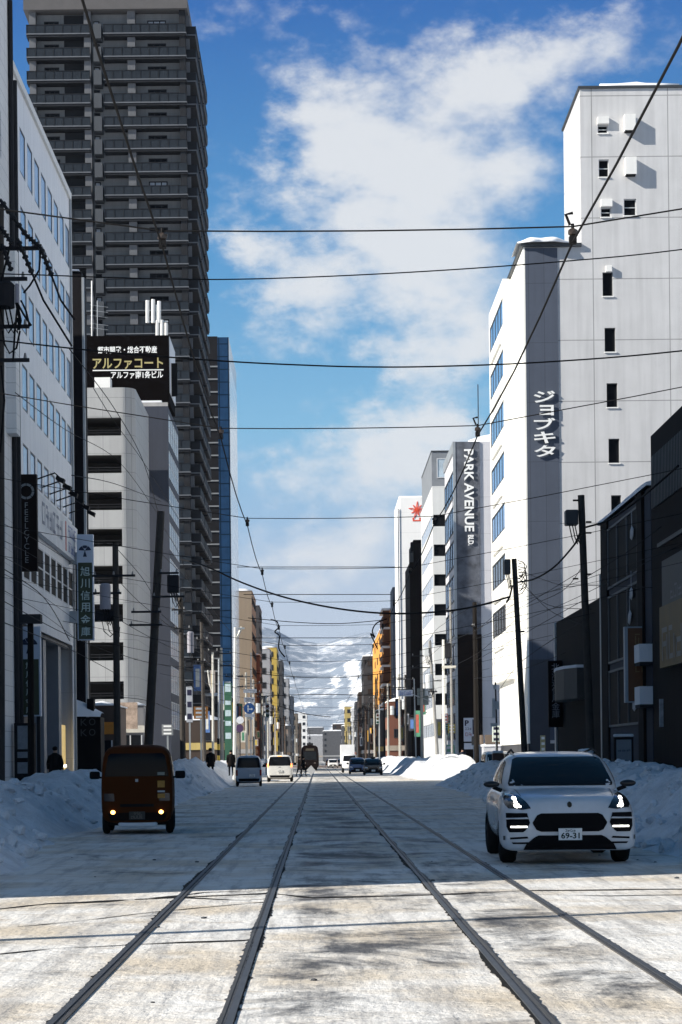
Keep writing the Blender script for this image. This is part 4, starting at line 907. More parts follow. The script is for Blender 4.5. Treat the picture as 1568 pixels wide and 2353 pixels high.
b = MB(); b.v = []; b.box(xa - .1, xb + .1, 79.96, 80.22, za + .102, za + .22); b.build('snow', SNOW, wp, bevel=.05)
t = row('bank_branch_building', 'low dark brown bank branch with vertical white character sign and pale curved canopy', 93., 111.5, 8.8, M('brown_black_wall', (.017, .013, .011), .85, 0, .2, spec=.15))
b = MB(); b.box(X0 - .1, X0 - .004, 111.0, 111.5, 0, 8.8); b.build('edge_trim', STEEL, t); b = MB(); b.box(X0 - .1, X0 - .004, 93.0, 93.3, 0, 9.8); b.build('edge_trim', STEEL, t)
rr = MB(); rr.box(16.5, 27, 93.2, 111.3, 8.9, 10.8); rr.build('setback_storey', M('blue_grey_cladding', (.10, .115, .15), .7, 0, .12), t)
roofcap(t, 16.5, 27, 93.2, 111.3, 10.8, .5, over=.35)
b = MB(); b.box(16.1, 16.49, 93, 111.5, 10.3, 10.78); b.build('eave', DARKM, t)
hs_ = thing('vertical_sign', 'dark vertical sign of white characters on the low brown bank wall', 'sign', (X0 - .2, 109, 3))
YS = 108.5; xa, za = XZ(1287, 1518, YS); xb, zb = XZ(1315, 1645, YS)
b = MB(); b.box(X0 - .75, X0 + .0 - .004, YS, YS + .25, zb - .6, za); b.build('panel', M('sign_near_black', (.012, .008, .008), .5, 0, .1), hs_)
b = MB(); write(b, '北海道信用金庫', (X0 - .37, YS - .012, (za + zb) / 2 - .12), (1, 0, 0), (0, 0, 1), .42, .40, vertical=True, pitch=(za - zb) / 7 * .99); b.build('lettering', M('grey_white_lettering', (.34, .34, .36), .5, 0, 0), hs_)
cp = thing('curved_canopy', 'grey curved entrance canopy with snowy rim on the low brown bank', 'canopy', (X0 - .5, 102, 5))
b = MB(); zc0, zc1 = P(1318, 1612, 104.).z, P(1318, 1545, 104.).z
prof = [(X0 - .004, 98.5), (X0 - .5, 98.5), (X0 - .95, 100), (X0 - 1.1, 102), (X0 - .95, 104), (X0 - .5, 105.5), (X0 - .004, 105.5)]
b.extr([(x, y, zc0) for x, y in prof], (0, 0, zc1 - zc0)); b.build('drum', M('grey_canopy', (.05, .048, .045), .6, 0, .2), cp)
b = MB(); b.extr([(x - .03 if x < X0 - .1 else x, y, zc1 + .003) for x, y in prof], (0, 0, .14)); b.build('snow_rim', SNOW, cp)
# --- grey stone building with the vertical lettering
Y2 = 200.; XP = P(1046, 1230, Y2).x; ZP = P(1060, 1015, Y2).z; YP1 = 215.
t = bld('stone_front_building', 'building with grey rough stone strip and vertical white english lettering', XP, 27, Y2, YP1)
b = MB(); b.box(XP, 27, Y2, YP1, -.06, ZP); b.build('wall', panelled('pale_violet_wall', (.60, .59, .61), 60, 3.6, .03, .8, .65, .05, .08), t)
xs1 = P(1104, 1230, Y2).x
SM = M('rough_grey_stone', (.115, .125, .15), .8, 0, .55, .9, .5)
zb_ = P(1080, 1458, Y2).z
b = MB(); b.box(XP + .12, xs1, Y2 - .15, Y2 - .004, zb_, ZP - .02); b.build('stone_strip', SM, t)
b = MB(); b.box(XP + .1, xs1 + .03, Y2 - .17, Y2 - .004, 0, zb_ - .003); b.build('dark_lower_strip', M('black_brown_panel', (.016, .011, .009), .5, 0, .15), t)
b = MB(); b.box(XP - .12, XP + .119, Y2 - .2, Y2 + .3, 0, ZP); b.box(XP - .14, XP - .004, Y2 + .31, YP1, ZP - 1., ZP); b.build('steel_corner', STEEL, t)
z = ZP - 4.
while z > 3: window(t, '-X', XP, Y2 + 7.6, z, 13.4, 2.6, (SKYGLASS, FRAME), 5, 1, .12, -.02); z -= 3.4
z0, z1 = P(1080, 1222, Y2).z, P(1074, 1033, Y2).z; xc = P(1078, 1130, Y2).x
b = MB(); write(b, 'PARK AVENUE', (xc, Y2 - .26, (z0 + z1) / 2), (0, 0, -1), (1, 0, 0), z1 - z0, .92, bold=.025)
z2, z3 = P(1080, 1254, Y2).z, P(1080, 1230, Y2).z
write(b, 'BLD.', (xc + .12, Y2 - .26, (z2 + z3) / 2), (0, 0, -1), (1, 0, 0), z3 - z2, .55, bold=.03)
solid_text(b.build('lettering', LETW, t), .12)
roofcap(t, XP + 1.6, 22, Y2 + 1, YP1 - 2, ZP, 1.1); b = MB(); b.cyl((XP + 2.8, Y2 + 5, ZP), (XP + 2.8, Y2 + 5, ZP + 6.5), .05, n=5); b.build('aerial', DARKM, t)
sg = thing('parking_sign', 'white parking price board with large P and dark arrow on the black lower wall', 'sign', (P(1080, 1700, Y2 - 3)))
Yq = Y2 - 1.2; xa, za = XZ(1066, 1650, Yq); xb, zb = XZ(1096, 1704, Yq)
b = MB(); b.box(xa, xb, Yq, Yq + .2, zb, za); b.box(xa + .02, xb, Yq, Yq + .2, zb - .75, zb - .15); b.build('board', M('white_board', (.62, .63, .68), .5, 0, .1), sg)
b = MB(); write(b, 'P', (xa + .3, Yq - .012, za - .5), (1, 0, 0), (0, 0, 1), .4, .55, bold=.04); scribble(b, (xa + .42, Yq - .012, za - 1.05), (1, 0, 0), (0, 0, 1), .65, .24, 3, 0, 2); b.box(xa + .85, xa + 1.05, Yq - .014, Yq - .003, za - 1.6, za - .15); b.build('lettering', M('navy_lettering', (.02, .02, .05), .5, 0, 0), sg)
b = MB(); scribble(b, (xa + .45, Yq - .012, za - 1.6), (1, 0, 0), (0, 0, 1), .65, .34, 2, 0, 3); b.build('red_lettering', M('dark_red_lettering', (.3, .04, .06), .5, 0, 0), sg)
b = MB(); b.box(xa + .1, xa + .2, Yq + .06, Yq + .16, 0, zb); b.box(xb - .2, xb - .1, Yq + .06, Yq + .16, 0, zb); b.build('post', DARKM, sg)
# --- striped office
Y3 = 238.; XS = P(995, 1250, Y3).x; ZS = P(1010, 1117, Y3).z
t = bld('striped_office_building', 'white office with black square windows stacked beside the stone front building', XS, 26, Y3, Y3 + 26)
pit = 68.5 * Y3 / F; holes = []; sideh = []
for k in range(10):
    zc = P(1008, 1196 + 68.5 * k, Y3).z
    if zc < 3: break
    holes.append((XS + .12, XS + 1.62, zc - .68, zc + .68)); sideh.append((Y3 + .8, Y3 + 25, zc - .9, zc + .8))
shell(t, XS, 26, Y3, Y3 + 26, ZS, panelled('cream_white_wall', (.66, .66, .64), 30, pit, .02, .8, .6, .06, .08), {'-Y': holes, '-X': sideh}, .3)
for h in holes: window(t, '-Y', Y3, (h[0] + h[1]) / 2, (h[2] + h[3]) / 2, 1.5, 1.36, (DARKW, FRAME), 1, 1, .06, .22)
PALEG = M('pale_blue_glass', (.34, .40, .5), .12, 0, .2, .4, spec=1.)
for h in sideh: window(t, '-X', XS, (h[0] + h[1]) / 2, (h[2] + h[3]) / 2, h[1] - h[0], h[3] - h[2], (PALEG, FRAMEW), 6, 1, .1, .06)
zt = P(990, 1040, Y3 + 2).z
b = MB(); b.box(XS + .05, 22, Y3 + 1.5, Y3 + 24, ZS, zt); b.build('penthouse', M('penthouse_grey', (.2, .215, .235), .7, 0, .15), t)
b = MB(); b.box(XS + .0, 22.1, Y3 + 1.4, Y3 + 24.1, zt + .003, zt + .15); b.build('roof_edge', FRAME, t)
window(t, '-Y', Y3 + 1.5, XS + 1.5, (ZS + zt) / 2 + .2, 1.7, 2.3, (LITGLASS, FRAMEW), 1, 1, .1, -.02)
# --- black slab
Y4 = 284.; XB0 = P(943, 1400, Y4).x; z1 = P(960, 1292, Y4).z; z2 = P(966, 1240, Y4).z
t = bld('black_slab_building', 'narrow black stepped building between the sun emblem tower and the striped office', XB0, 24, Y4, Y4 + 15)
b = MB(); b.box(XB0, 24, Y4, Y4 + 15, -.06, z1); b.box(XB0 + .55, 24, Y4 + .2, Y4 + 14, z1, z2); b.build('wall', M('matt_black_wall', (.012, .009, .008), .6, 0, .15), t)
b = MB(); b.box(XB0 + .2, XB0 + .56, Y4 + .3, Y4 + 2, z2 - 1.6, z2 - .3); b.build('roof_unit', BLACK, t)
# --- sun emblem tower
Y5 = 320.; XT0 = P(918, 1300, Y5).x; ZT5 = P(940, 1139, Y5).z
t = bld('sun_emblem_tower', 'bright white tower with a red starburst emblem near its top', XT0, 30, Y5, Y5 + 20)
b = MB(); b.box(XT0, 30, Y5, Y5 + 18, -.06, ZT5); b.build('wall', panelled('bright_white_panels', (.90, .89, .87), 30, 3.2, .03, .85, .5, .03, .02), t, bevel=.25)
b = MB(); c = P(959, 1172, Y5) + Vector((0, -.02, 0))
for k in range(9):
    a = 2 * math.pi * k / 9 + .15; r = 1.35 if k % 2 == 0 else 1.0
    for sgnn in (-1, 1):
        a0 = a + sgnn * .16; b.tube([(c.x, Y5 - .03, c.z), (c.x + .55 * r * math.cos(a0), Y5 - .03, c.z + .55 * r * math.sin(a0)), (c.x + r * math.cos(a), Y5 - .03, c.z + r * math.sin(a))], .055, 4)
b.box(c.x - .7, c.x + .6, Y5 - .05, Y5 - .004, c.z - 1.75, c.z - 1.55); b.box(c.x - .75, c.x - .5, Y5 - .05, Y5 - .004, c.z - 1.5, c.z - 1.2); b.box(c.x + .3, c.x + .55, Y5 - .05, Y5 - .004, c.z - 1.5, c.z - 1.2)
b.build('starburst_emblem', M('red_emblem', (.75, .1, .05), .5, 0, 0), t)
b = MB(); b.cyl((XT0 - .1, Y5 - .1, 0), (XT0 - .1, Y5 - .1, ZT5 - 2), .1, n=6); b.build('downpipe', M('blue_grey_pipe', (.12, .15, .2), .5, 0, 0), t)
Y6 = 344.; XQ = P(904, 1500, Y6).x
t = bld('slate_office_building', 'slim slate blue building beside the sun emblem tower', XQ, 26, Y6, Y6 + 14)
b = MB(); b.box(XQ, 26, Y6, Y6 + 11, -.06, P(912, 1349, Y6).z); b.build('wall', panelled('slate_blue_panels', (.10, .12, .16), 1.2, 3., .02, .8, .6, .1, .1), t)
b = MB(); b.cyl((XQ + .8, Y6 + 4, P(912, 1349, Y6).z), (XQ + .8, Y6 + 4, P(912, 1260, Y6).z), .09, n=5); b.build('aerial', DARKM, t)
# --- orange apartment house
XO = 12.75; Y7, Y7b = 356., 470.; ZO = 27.5
t = bld('orange_apartment_building', 'orange apartment building with brown balconies catching the sun', XO, 26, Y7, Y7b)
b = MB(); b.box(XO, 26, Y7, Y7b, -.06, ZO); b.build('wall', M('orange_render', (.80, .36, .07), .7, 0, .12, .2, 0, .15), t)
BB = MB(); BB.box(XO - 1.3, XO - .01, 0, 14, -.2, 0, 0); BB.box(XO - 1.3, XO - 1.2, 0, 14, .001, 1.15, 0); BB.box(XO - 1.19, XO - .01, 0, .1, .001, 2.2, 0); BB.box(XO - 1.4, XO + .2, -.1, 14.1, 2.21, 2.6, 1)
BM = BB.mesh('balcony', [M('brown_balcony', (.16, .07, .035), .7, 0, .2), SNOW]); o_ = Vector(t['_o'])
for k in range(8): link('balcony', BM, t, Vector((0, Y7 + 2, 25.2 - 3.3 * k)) - o_)
for k in range(7):
    for j in range(5): window(t, '-X', XO, Y7 + 26 + 17 * j, 25.3 - 3.3 * k, 4, 1.4, (DARKGLASS, FRAME), 2, 1, .15, -.02)
roofcap(t, XO, 26, Y7, Y7b, ZO, .7)
# ---------------------------------------------------------------- the long street beyond, one building after another
rnd = random.Random(21)
FILLM = [M('street_wall_%s' % n, c, .7, 0, .12, .3, 0, .15) for n, c in (('brown', (.16, .12, .09)), ('beige', (.42, .36, .29)), ('grey', (.3, .3, .3)), ('white', (.7, .69, .67)), ('charcoal', (.05, .05, .055)), ('ochre', (.45, .34, .12)), ('red_brown', (.2, .08, .05)), ('slate', (.14, .16, .2)))]
BANDG = M('dark_window_band', (.02, .022, .026), .15, 0, 0, spec=.6)
def filler(label, u0, u1, vt, Y, dep, m, side, group=None, bands=True, wins=3, face_cut=0., snow=True, name='street_building', endwin=True):
    """a street building whose face to the camera spans u0..u1 with its top on row vt"""
    vm = (vt + 1700) / 2
    x0, x1, z = P(u0, vm, Y).x, P(u1, vm, Y).x, P((u0 + u1) / 2, vt, Y).z
    if side < 0: x0 = min(x0, x1 - 9)
    else: x1 = max(x1, x0 + 9)
    t = bld(name, label, x0, x1, Y, Y + dep, group=group)
    b = MB(); b.box(x0, x1, Y, Y + dep, -.06, z); b.build('wall', m, t)
    fx_, fc = ('+X', x1) if side < 0 else ('-X', x0)
    n = max(2, int(z / 3.3)); a0 = (x1 - 2.6) if side < 0 else (x0 + .5)
    if bands:
        for k in range(n):
            zc = z - 1.7 - 3.3 * k
            if zc < 3.6: break
            for j in range(wins): window(t, fx_, fc, Y + dep * (j + .5) / wins, zc, dep / wins * .6, 1.4, (BANDG, FRAME), 2, 1, .12, -.02)
            if endwin: window(t, '-Y', Y, a0 + 1.05, zc, 1.3, 1.4, (BANDG, FRAME), 1, 1, .1, -.02)
    b = MB(); b.box(x0 + .1, x1 - .1, Y - .15, Y - .004, 2.7, 3.5); b.box(*(sorted((fc, fc + (.18 if side < 0 else -.18)))), Y + .2, Y + dep - .2, 2.7, 3.5); b.build('shop_fascia', FILLM[rnd.randrange(8)], t)
    if snow: roofcap(t, x0, x1, Y, Y + dep, z, .5)
    return t, x0, x1, z
B_, E_, G_, W_, C_, O_, D_, L_ = FILLM; DB, DE, DG, DW, DL = [M('shade_toned_wall_%s' % n, c, .8, 0, .15, .3, 0, .2, spec=.2) for n, c in (('brown', (.055, .04, .032)), ('beige', (.16, .135, .11)), ('grey', (.11, .11, .115)), ('white', (.36, .36, .37)), ('slate', (.05, .06, .08)))]  # darker copies of the street walls, with shade put into their colours
filler('brown stone building with snowy roof beside the blue glass tower', 541, 580, 1358, 385, 26, M('brown_beige_wall', (.26, .205, .15), .75, 0, .1, .2, 0, .1), -1, wins=4, endwin=False)
filler('dark office just past the brown stone building', 572, 597, 1392, 425, 20, C_, -1)
filler('dark red brown building with snow ledge in front of the dark office', 578, 598, 1505, 412, 10, D_, -1)
filler('pale blue grey building just left of the slim yellow house', 600, 621, 1492, 470, 18, M('pale_blue_grey', (.3, .32, .35), .7, 0, .1), -1)
t, xa, xb, zt = filler('slim yellow tower house with dark windows on the left of the street', 618, 637, 1488, 505, 22, M('yellow_render', (.5, .36, .08), .7, 0, .15), -1)
filler('dark charcoal tower right of the slim yellow house', 634, 650, 1518, 545, 25, C_, -1)
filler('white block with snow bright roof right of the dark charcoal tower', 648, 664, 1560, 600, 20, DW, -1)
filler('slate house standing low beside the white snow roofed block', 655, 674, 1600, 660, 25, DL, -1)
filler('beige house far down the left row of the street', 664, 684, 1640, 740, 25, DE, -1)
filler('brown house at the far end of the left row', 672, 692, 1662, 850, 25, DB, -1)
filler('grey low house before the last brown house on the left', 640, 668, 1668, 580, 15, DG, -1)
t = filler('white snow covered apartment block with dark end standing near the vanishing point', 678, 706, 1640, 1000, 30, W_, -1)
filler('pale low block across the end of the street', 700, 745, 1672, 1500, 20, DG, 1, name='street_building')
filler('broad pale grey block far off under the mountain', 706, 780, 1690, 1300, 20, M('greyish_white', (.3, .3, .31), .7), 1)
filler('low dark grey block across the far end of the street', 742, 790, 1680, 1180, 20, M('mid_grey', (.08, .08, .085), .7), 1)
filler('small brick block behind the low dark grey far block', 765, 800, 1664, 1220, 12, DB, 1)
filler('charcoal slab with white side beside the orange building', 836, 853, 1508, 480, 20, C_, 1)
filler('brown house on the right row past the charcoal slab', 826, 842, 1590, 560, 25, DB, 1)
filler('dark house stepping down on the right row', 818, 832, 1612, 640, 25, C_, 1)
filler('small ochre house on the right of the street end', 793, 815, 1624, 760, 14, O_, 1)
filler('white slim house rising on the right of the street end', 808, 824, 1628, 700, 14, W_, 1)
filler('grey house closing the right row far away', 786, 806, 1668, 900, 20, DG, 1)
# lower shops in front of the taller ones
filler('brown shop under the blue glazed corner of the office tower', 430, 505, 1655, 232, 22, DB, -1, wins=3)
filler('dark shop house at the foot of the apartment tower', 455, 528, 1600, 290, 20, C_, -1)
filler('red brown shop at the foot of the sun emblem tower', 892, 930, 1612, 320, 16, D_, 1)
filler('dark shop row below the slate building on the right', 868, 912, 1632, 345, 9, C_, 1)
filler('white low shop between the parking sign and the white corner building', 1112, 1180, 1715, 180, 12, M('violet_grey_low_wall', (.5, .5, .52), .7, 0, .1), 1)
# ---------------------------------------------------------------- vehicles
from mathutils.bvhtree import BVHTree
def bvh_of(o):
    bpy.context.view_layer.update(); dg = bpy.context.evaluated_depsgraph_get(); e = o.evaluated_get(dg); me = e.to_mesh()
    t = BVHTree.FromPolygons([v.co.copy() for v in me.vertices], [tuple(p.vertices) for p in me.polygons]); e.to_mesh_clear(); return t
def bake(o):
    bpy.context.view_layer.update(); dg = bpy.context.evaluated_depsgraph_get(); me = bpy.data.meshes.new_from_object(o.evaluated_get(dg)); o.modifiers.clear(); old = o.data; o.data = me; bpy.data.meshes.remove(old); return o
def patch(name, poly, mat, bvh, parent, off=.008, face='front', rows=10, colsn=10, thick=0, y_far=9):
    """a panel whose outline is poly (x,z) seen from the front/rear or (y,z) from a side, laid on the body"""
    zs_ = [p[1] for p in poly]; z0, z1 = min(zs_), max(zs_); b = MB(); n = len(poly); grid = []
    for j in range(rows + 1):
        z = z0 + (z1 - z0) * min(max(j / rows, .002), .998); xs = []
        for i in range(n):
            (xa, za), (xb, zb) = poly[i], poly[(i + 1) % n]
            if (za - z) * (zb - z) < 0: xs.append(xa + (xb - xa) * (z - za) / (zb - za))
        if len(xs) < 2: continue
        x0, x1 = min(xs), max(xs); row = []
        for i in range(colsn + 1):
            x = x0 + (x1 - x0) * i / colsn
            o_, d = {'front': (Vector((x, -3, z)), Vector((0, 1, 0))), 'rear': (Vector((x, y_far, z)), Vector((0, -1, 0))), 'left': (Vector((-3, x, z)), Vector((1, 0, 0))), 'right': (Vector((3, x, z)), Vector((-1, 0, 0)))}[face]
            h = bvh.ray_cast(o_, d)
            row.append((h[0] + h[1] * off * (1 if h[1].dot(d) < 0 else -1)) if h[0] else None)
        grid.append(row)
    for a, c in zip(grid, grid[1:]):
        for i in range(colsn):
            q = [a[i], a[i + 1], c[i + 1], c[i]]
            if all(q): b.face(q)
    if not b.f: return None
    o = b.build(name, mat, parent, smooth=True, local=True, fix=False)
    bm = bmesh.new(); bm.from_mesh(o.data); bmesh.ops.remove_doubles(bm, verts=bm.verts, dist=1e-5); bm.to_mesh(o.data); bm.free()
    o.data.polygons.foreach_set('use_smooth', [True] * len(o.data.polygons))
    return o
def paint(name, col, rough=.28): return M(name, col, rough, .0, .04, 2., 0, 0, spec=.5, coat=.6)
def wheel(parent, x, y, r=.34, w=.23, side=1, rimm=None):
    b = MB(); n = 28; prof = [(.0, .62), (0.0, .66), (.02, .93), (.06, 1.), (w - .06, 1.), (w - .02, .93), (w, .7), (w, .62)]
    ks = []
    for k in range(n):
        a = 2 * math.pi * k / n
        for px, pr in prof: b.v.append(Vector((side * (px - w), r * pr * math.cos(a), r * pr * math.sin(a))))
    m = len(prof)
    for k in range(n):
        for i in range(m - 1): q, s_ = k * m + i, ((k + 1) % n) * m + i; b.f.append((q, q + 1, s_ + 1, s_)); b.m.append(0)
    wh = b.build('wheel', RUBBER, parent, smooth=True, local=True); wh.location = (x, y, r)
    b = MB(); b.cyl((side * -.05, 0, 0), (side * -.04, 0, 0), r * .63, n=24, m=0)
    for k in range(5):
        a = 2 * math.pi * k / 5; c, s_ = math.cos(a), math.sin(a); pr = [(-.05, .08), (.05, .08), (.035, .62), (-.035, .62)]
        b.extr([(side * -.04, (p * c - q * s_) * r / .34 * .34 / .34 if 0 else (p * c - q * r * s_), (p * s_ + q * r * c)) for p, q in pr], (side * .03, 0, 0), 1)
    ri = b.build('rim', [BLACK, rimm or STEEL], wh, local=True); return wh
def ringsec(y, pts):
    """pts: half outline (x,z) from the bottom centre round to the top centre; mirrored into a closed section"""
    L_ = [(x, y, z) for x, z in pts]; Rr = [(-x, y, z) for x, z in reversed(pts) if x > 1e-6]; return L_ + Rr
def box_mirror(parent, x, y, z, side, mat, s=1.):
    b = MB(); b.box(min(x, x + side * .24 * s), max(x, x + side * .24 * s), y - .05, y + .07, z - .09 * s, z + .09 * s); o = b.build('mirror', mat, parent, local=True, bevel=.035); 
    b = MB(); b.box(min(x - side * .12, x + side * .03), max(x - side * .12, x + side * .03), y, y + .05, z - .07, z - .03); b.build('arm', BLACK, o, local=True)
    return o
def plate(parent, y, z, text, x=0., nrm=-1, mat=None, letters=None):
    b = MB(); b.box(x - .165, x + .165, min(y, y + nrm * .02), max(y, y + nrm * .02), z - .083, z + .083); o = b.build('number_plate', mat or M('white_plate', (.8, .8, .78), .5, 0, .05), parent, local=True)
    b = MB()
    if text: write(b, text, (x, y + nrm * .024, z - .02), (-nrm, 0, 0), (0, 0, 1), .26, .085, bold=.02)
    else: scribble(b, (x, y + nrm * .024, z - .02), (-nrm, 0, 0), (0, 0, 1), .26, .085, 4, 0, 7)
    scribble(b, (x, y + nrm * .024, z + .053), (-nrm, 0, 0), (0, 0, 1), .15, .034, 4); b.build('lettering', letters or M('green_black_lettering', (.01, .025, .015), .5, 0, 0), o, local=True)
    return o
def bool_cut(o, centers, r, half):
    for (y, z) in centers:
        c = MB(); c.cyl((-2, y, z), (2, y, z), r, n=32); me = c.mesh('cut', BLACK); cut = bpy.data.objects.new('cut', me); COL.objects.link(cut); cut.parent = o.parent
        bpy.context.view_layer.update()
        md = o.modifiers.new('b', 'BOOLEAN'); md.operation = 'DIFFERENCE'; md.solver = 'EXACT'; md.object = cut
        bake(o); bpy.data.objects.remove(cut); bpy.data.meshes.remove(me)
HEADL = M('headlamp_lit', (1, 1, 1), .3, 0, 0, emit=(1, .97, .9), estr=6.)
def suv():
    Yc, ZX = 28.9, 3.545
    t = thing('white_car', 'white sporty suv with lit headlamps driving towards the camera on the right', 'car', (ZX, Yc, 0), None, R(-1.2))
    pm = M('white_car_paint', (.60, .62, .645), .26, 0, .1, 2.2, 0, .12, spec=.5, coat=.5)
    SEAMM = M('panel_gap', (.06, .065, .07), .8, 0, 0)
    sec = [
        (-.02, [(0, .22), (.5, .22), (.84, .20), (.845, .36), (.83, .56), (.75, .70), (.52, .80), (.24, .835), (0, .845)]),
        (.10, [(0, .2), (.6, .2), (.94, .19), (.945, .36), (.935, .60), (.87, .80), (.62, .92), (.27, .94), (0, .945)]),
        (.38, [(0, .2), (.6, .2), (.97, .20), (.98, .38), (.97, .64), (.935, .88), (.70, .985), (.3, .985), (0, .99)]),
        (.80, [(0, .22), (.62, .22), (.89, .27), (.97, .46), (.975, .68), (.95, .94), (.74, 1.05), (.32, 1.045), (0, 1.05)]),
        (1.35, [(0, .22), (.62, .22), (.86, .30), (.945, .48), (.955, .72), (.93, .96), (.78, 1.09), (.34, 1.115), (0, 1.125)]),
        (2.2, [(0, .22), (.62, .22), (.86, .30), (.94, .48), (.95, .74), (.925, .98), (.78, 1.10), (.36, 1.12), (0, 1.12)]),
        (3.3, [(0, .22), (.62, .22), (.86, .30), (.95, .48), (.965, .74), (.94, 1.0), (.78, 1.12), (.36, 1.14), (0, 1.14)]),
        (4.1, [(0, .26), (.6, .26), (.84, .34), (.93, .5), (.95, .74), (.92, 1.0), (.76, 1.12), (.36, 1.14), (0, 1.14)]),
        (4.55, [(0, .36), (.5, .36), (.76, .42), (.86, .54), (.88, .74), (.84, .98), (.7, 1.08), (.34, 1.10), (0, 1.10)]),
        (4.68, [(0, .44), (.46, .44), (.68, .48), (.76, .58), (.78, .74), (.74, .92), (.62, 1.0), (.3, 1.02), (0, 1.02)])]
    b = MB(); b.loft([ringsec(y, p) for y, p in sec]); body = b.build('body', pm, t, smooth=True, local=True, sub=2); bake(body)
    bool_cut(body, [(.92, .37), (3.72, .37)], .41, 0)
    body.data.polygons.foreach_set('use_smooth', [True] * len(body.data.polygons))
    bv = bvh_of(body)
    b = MB(); b.box(-.66, .66, .35, 4.4, .26, .9); b.build('underbody', BLACK, t, local=True)
    gh = [(1.12, [(0, 1.02), (.78, 1.02), (.80, 1.04), (.72, 1.08), (0, 1.10)]), (1.55, [(0, 1.02), (.87, 1.02), (.87, 1.08), (.80, 1.31), (.40, 1.335), (0, 1.345)]), (2.02, [(0, 1.02), (.88, 1.02), (.88, 1.1), (.76, 1.56), (.45, 1.585), (0, 1.595)]), (2.7, [(0, 1.02), (.89, 1.02), (.88, 1.12), (.75, 1.61), (.45, 1.63), (0, 1.64)]), (3.6, [(0, 1.02), (.89, 1.02), (.88, 1.12), (.73, 1.57), (.4, 1.58), (0, 1.59)]), (4.2, [(0, 1.02), (.83, 1.02), (.82, 1.1), (.62, 1.36), (.36, 1.40), (0, 1.41)]), (4.5, [(0, 1.02), (.74, 1.02), (.74, 1.04), (.62, 1.08), (.3, 1.1), (0, 1.10)])]
    gh = [(y, p if len(p) == 6 else [p[0], p[1], p[2], p[3], (p[3][0] * .5, (p[3][1] + p[4][1]) / 2 + .004), p[4]]) for y, p in gh]
    b = MB(); b.loft([ringsec(y, p) for y, p in gh]); roof = b.build('roof', pm, t, smooth=True, local=True, sub=2); bake(roof); gv = bvh_of(roof)
    ws = M('windscreen_glass', (.008, .009, .011), .04, 0, 0, spec=.16)
    patch('windscreen', [(-.755, 1.105), (.755, 1.105), (.77, 1.13), (.655, 1.50), (.58, 1.53), (-.58, 1.53), (-.655, 1.50), (-.77, 1.13)], ws, gv, t, .008, 'front', 12, 12)
    for sd in ('left', 'right'):
        s_ = -1 if sd == 'left' else 1
        patch('side_window', [(1.62, 1.14), (2.62, 1.14), (2.62, 1.50), (2.15, 1.48)], ws, gv, t, .006, sd, 8, 8); patch('side_window', [(2.70, 1.14), (3.9, 1.16), (3.6, 1.44), (2.70, 1.50)], ws, gv, t, .006, sd, 8, 8)
    SL = []
    BK = M('black_grille', (.006, .006, .007), .85, 0, 0, spec=.08)
    patch('grille', [(-.53, .60), (-.47, .50), (-.40, .475), (.40, .475), (.47, .50), (.53, .60), (.46, .71), (.40, .735), (-.40, .735), (-.46, .71)], BK, bv, t, .01)
    patch('lower_intake', [(-.66, .225), (.66, .225), (.62, .30), (.50, .40), (.44, .425), (-.44, .425), (-.50, .40), (-.62, .30)], BK, bv, t, .012)
    for s_ in (-1, 1):
        q = lambda pts: [(s_ * x, z) for x, z in pts]
        si = patch('side_intake', q([(.56, .60), (.62, .50), (.66, .47), (.85, .47), (.885, .55), (.885, .74), (.60, .74), (.59, .70)]), BK, bv, t, .01)
        patch('bar', q([(.57, .655), (.885, .645), (.885, .675), (.6, .68)]), pm, bv, t, .022, rows=3)
        patch('running_light', q([(.60, .535), (.83, .535), (.83, .56), (.60, .56)]), M('running_light_lit', (1, 1, 1), .3, 0, 0, emit=(1, .96, .85), estr=2.2), bv, t, .024, rows=3)
        patch('lower_slot', q([(.58, .375), (.84, .37), (.84, .405), (.60, .41)]), BK, bv, t, .012, rows=3); patch('lower_slot', q([(.56, .305), (.80, .305), (.82, .33), (.57, .33)]), BK, bv, t, .012, rows=3)
        hl_ = patch('headlamp', q([(.54, .80), (.66, .785), (.84, .79), (.895, .86), (.875, .96), (.80, 1.01), (.70, .99), (.60, .89)]), M('headlamp_housing', (.012, .013, .015), .1, 0, 0, spec=.8), bv, t, .008, rows=12, colsn=12)
        for x, z, r_ in ((.735, .84, .034), (.745, .885, .022), (.755, .935, .026), (.69, .826, .014)):
            pts = [(s_ * (x + r_ * 1.15 * math.cos(2 * math.pi * i / 12)), z + r_ * math.sin(2 * math.pi * i / 12)) for i in range(12)]; patch('lamp', pts, HEADL, bv, t, .014, rows=6, colsn=4)
        wheel(t, s_ * .945, .92, .37, .26, s_, DARKM); wheel(t, s_ * .955, 3.72, .37, .27, s_, DARKM)
        b = MB(); b.blob((s_ * 1.01, 1.42, 1.135), (.12, .06, .05), 0, 3, .05); mi = b.build('mirror', [M('black_mirror', (.01, .01, .011), .3, 0, 0)], t, smooth=True, local=True)
        b = MB(); b.cyl((s_ * .86, 1.5, 1.04), (s_ * .98, 1.46, 1.09), .03, n=6); b.build('arm', BLACK, mi, local=True)
        b = MB(); b.tube([(s_ * .63, 2.1, 1.60), (s_ * .62, 2.7, 1.65), (s_ * .60, 3.7, 1.60)], .016); b.build('roof_rail', BLACK, t, local=True)
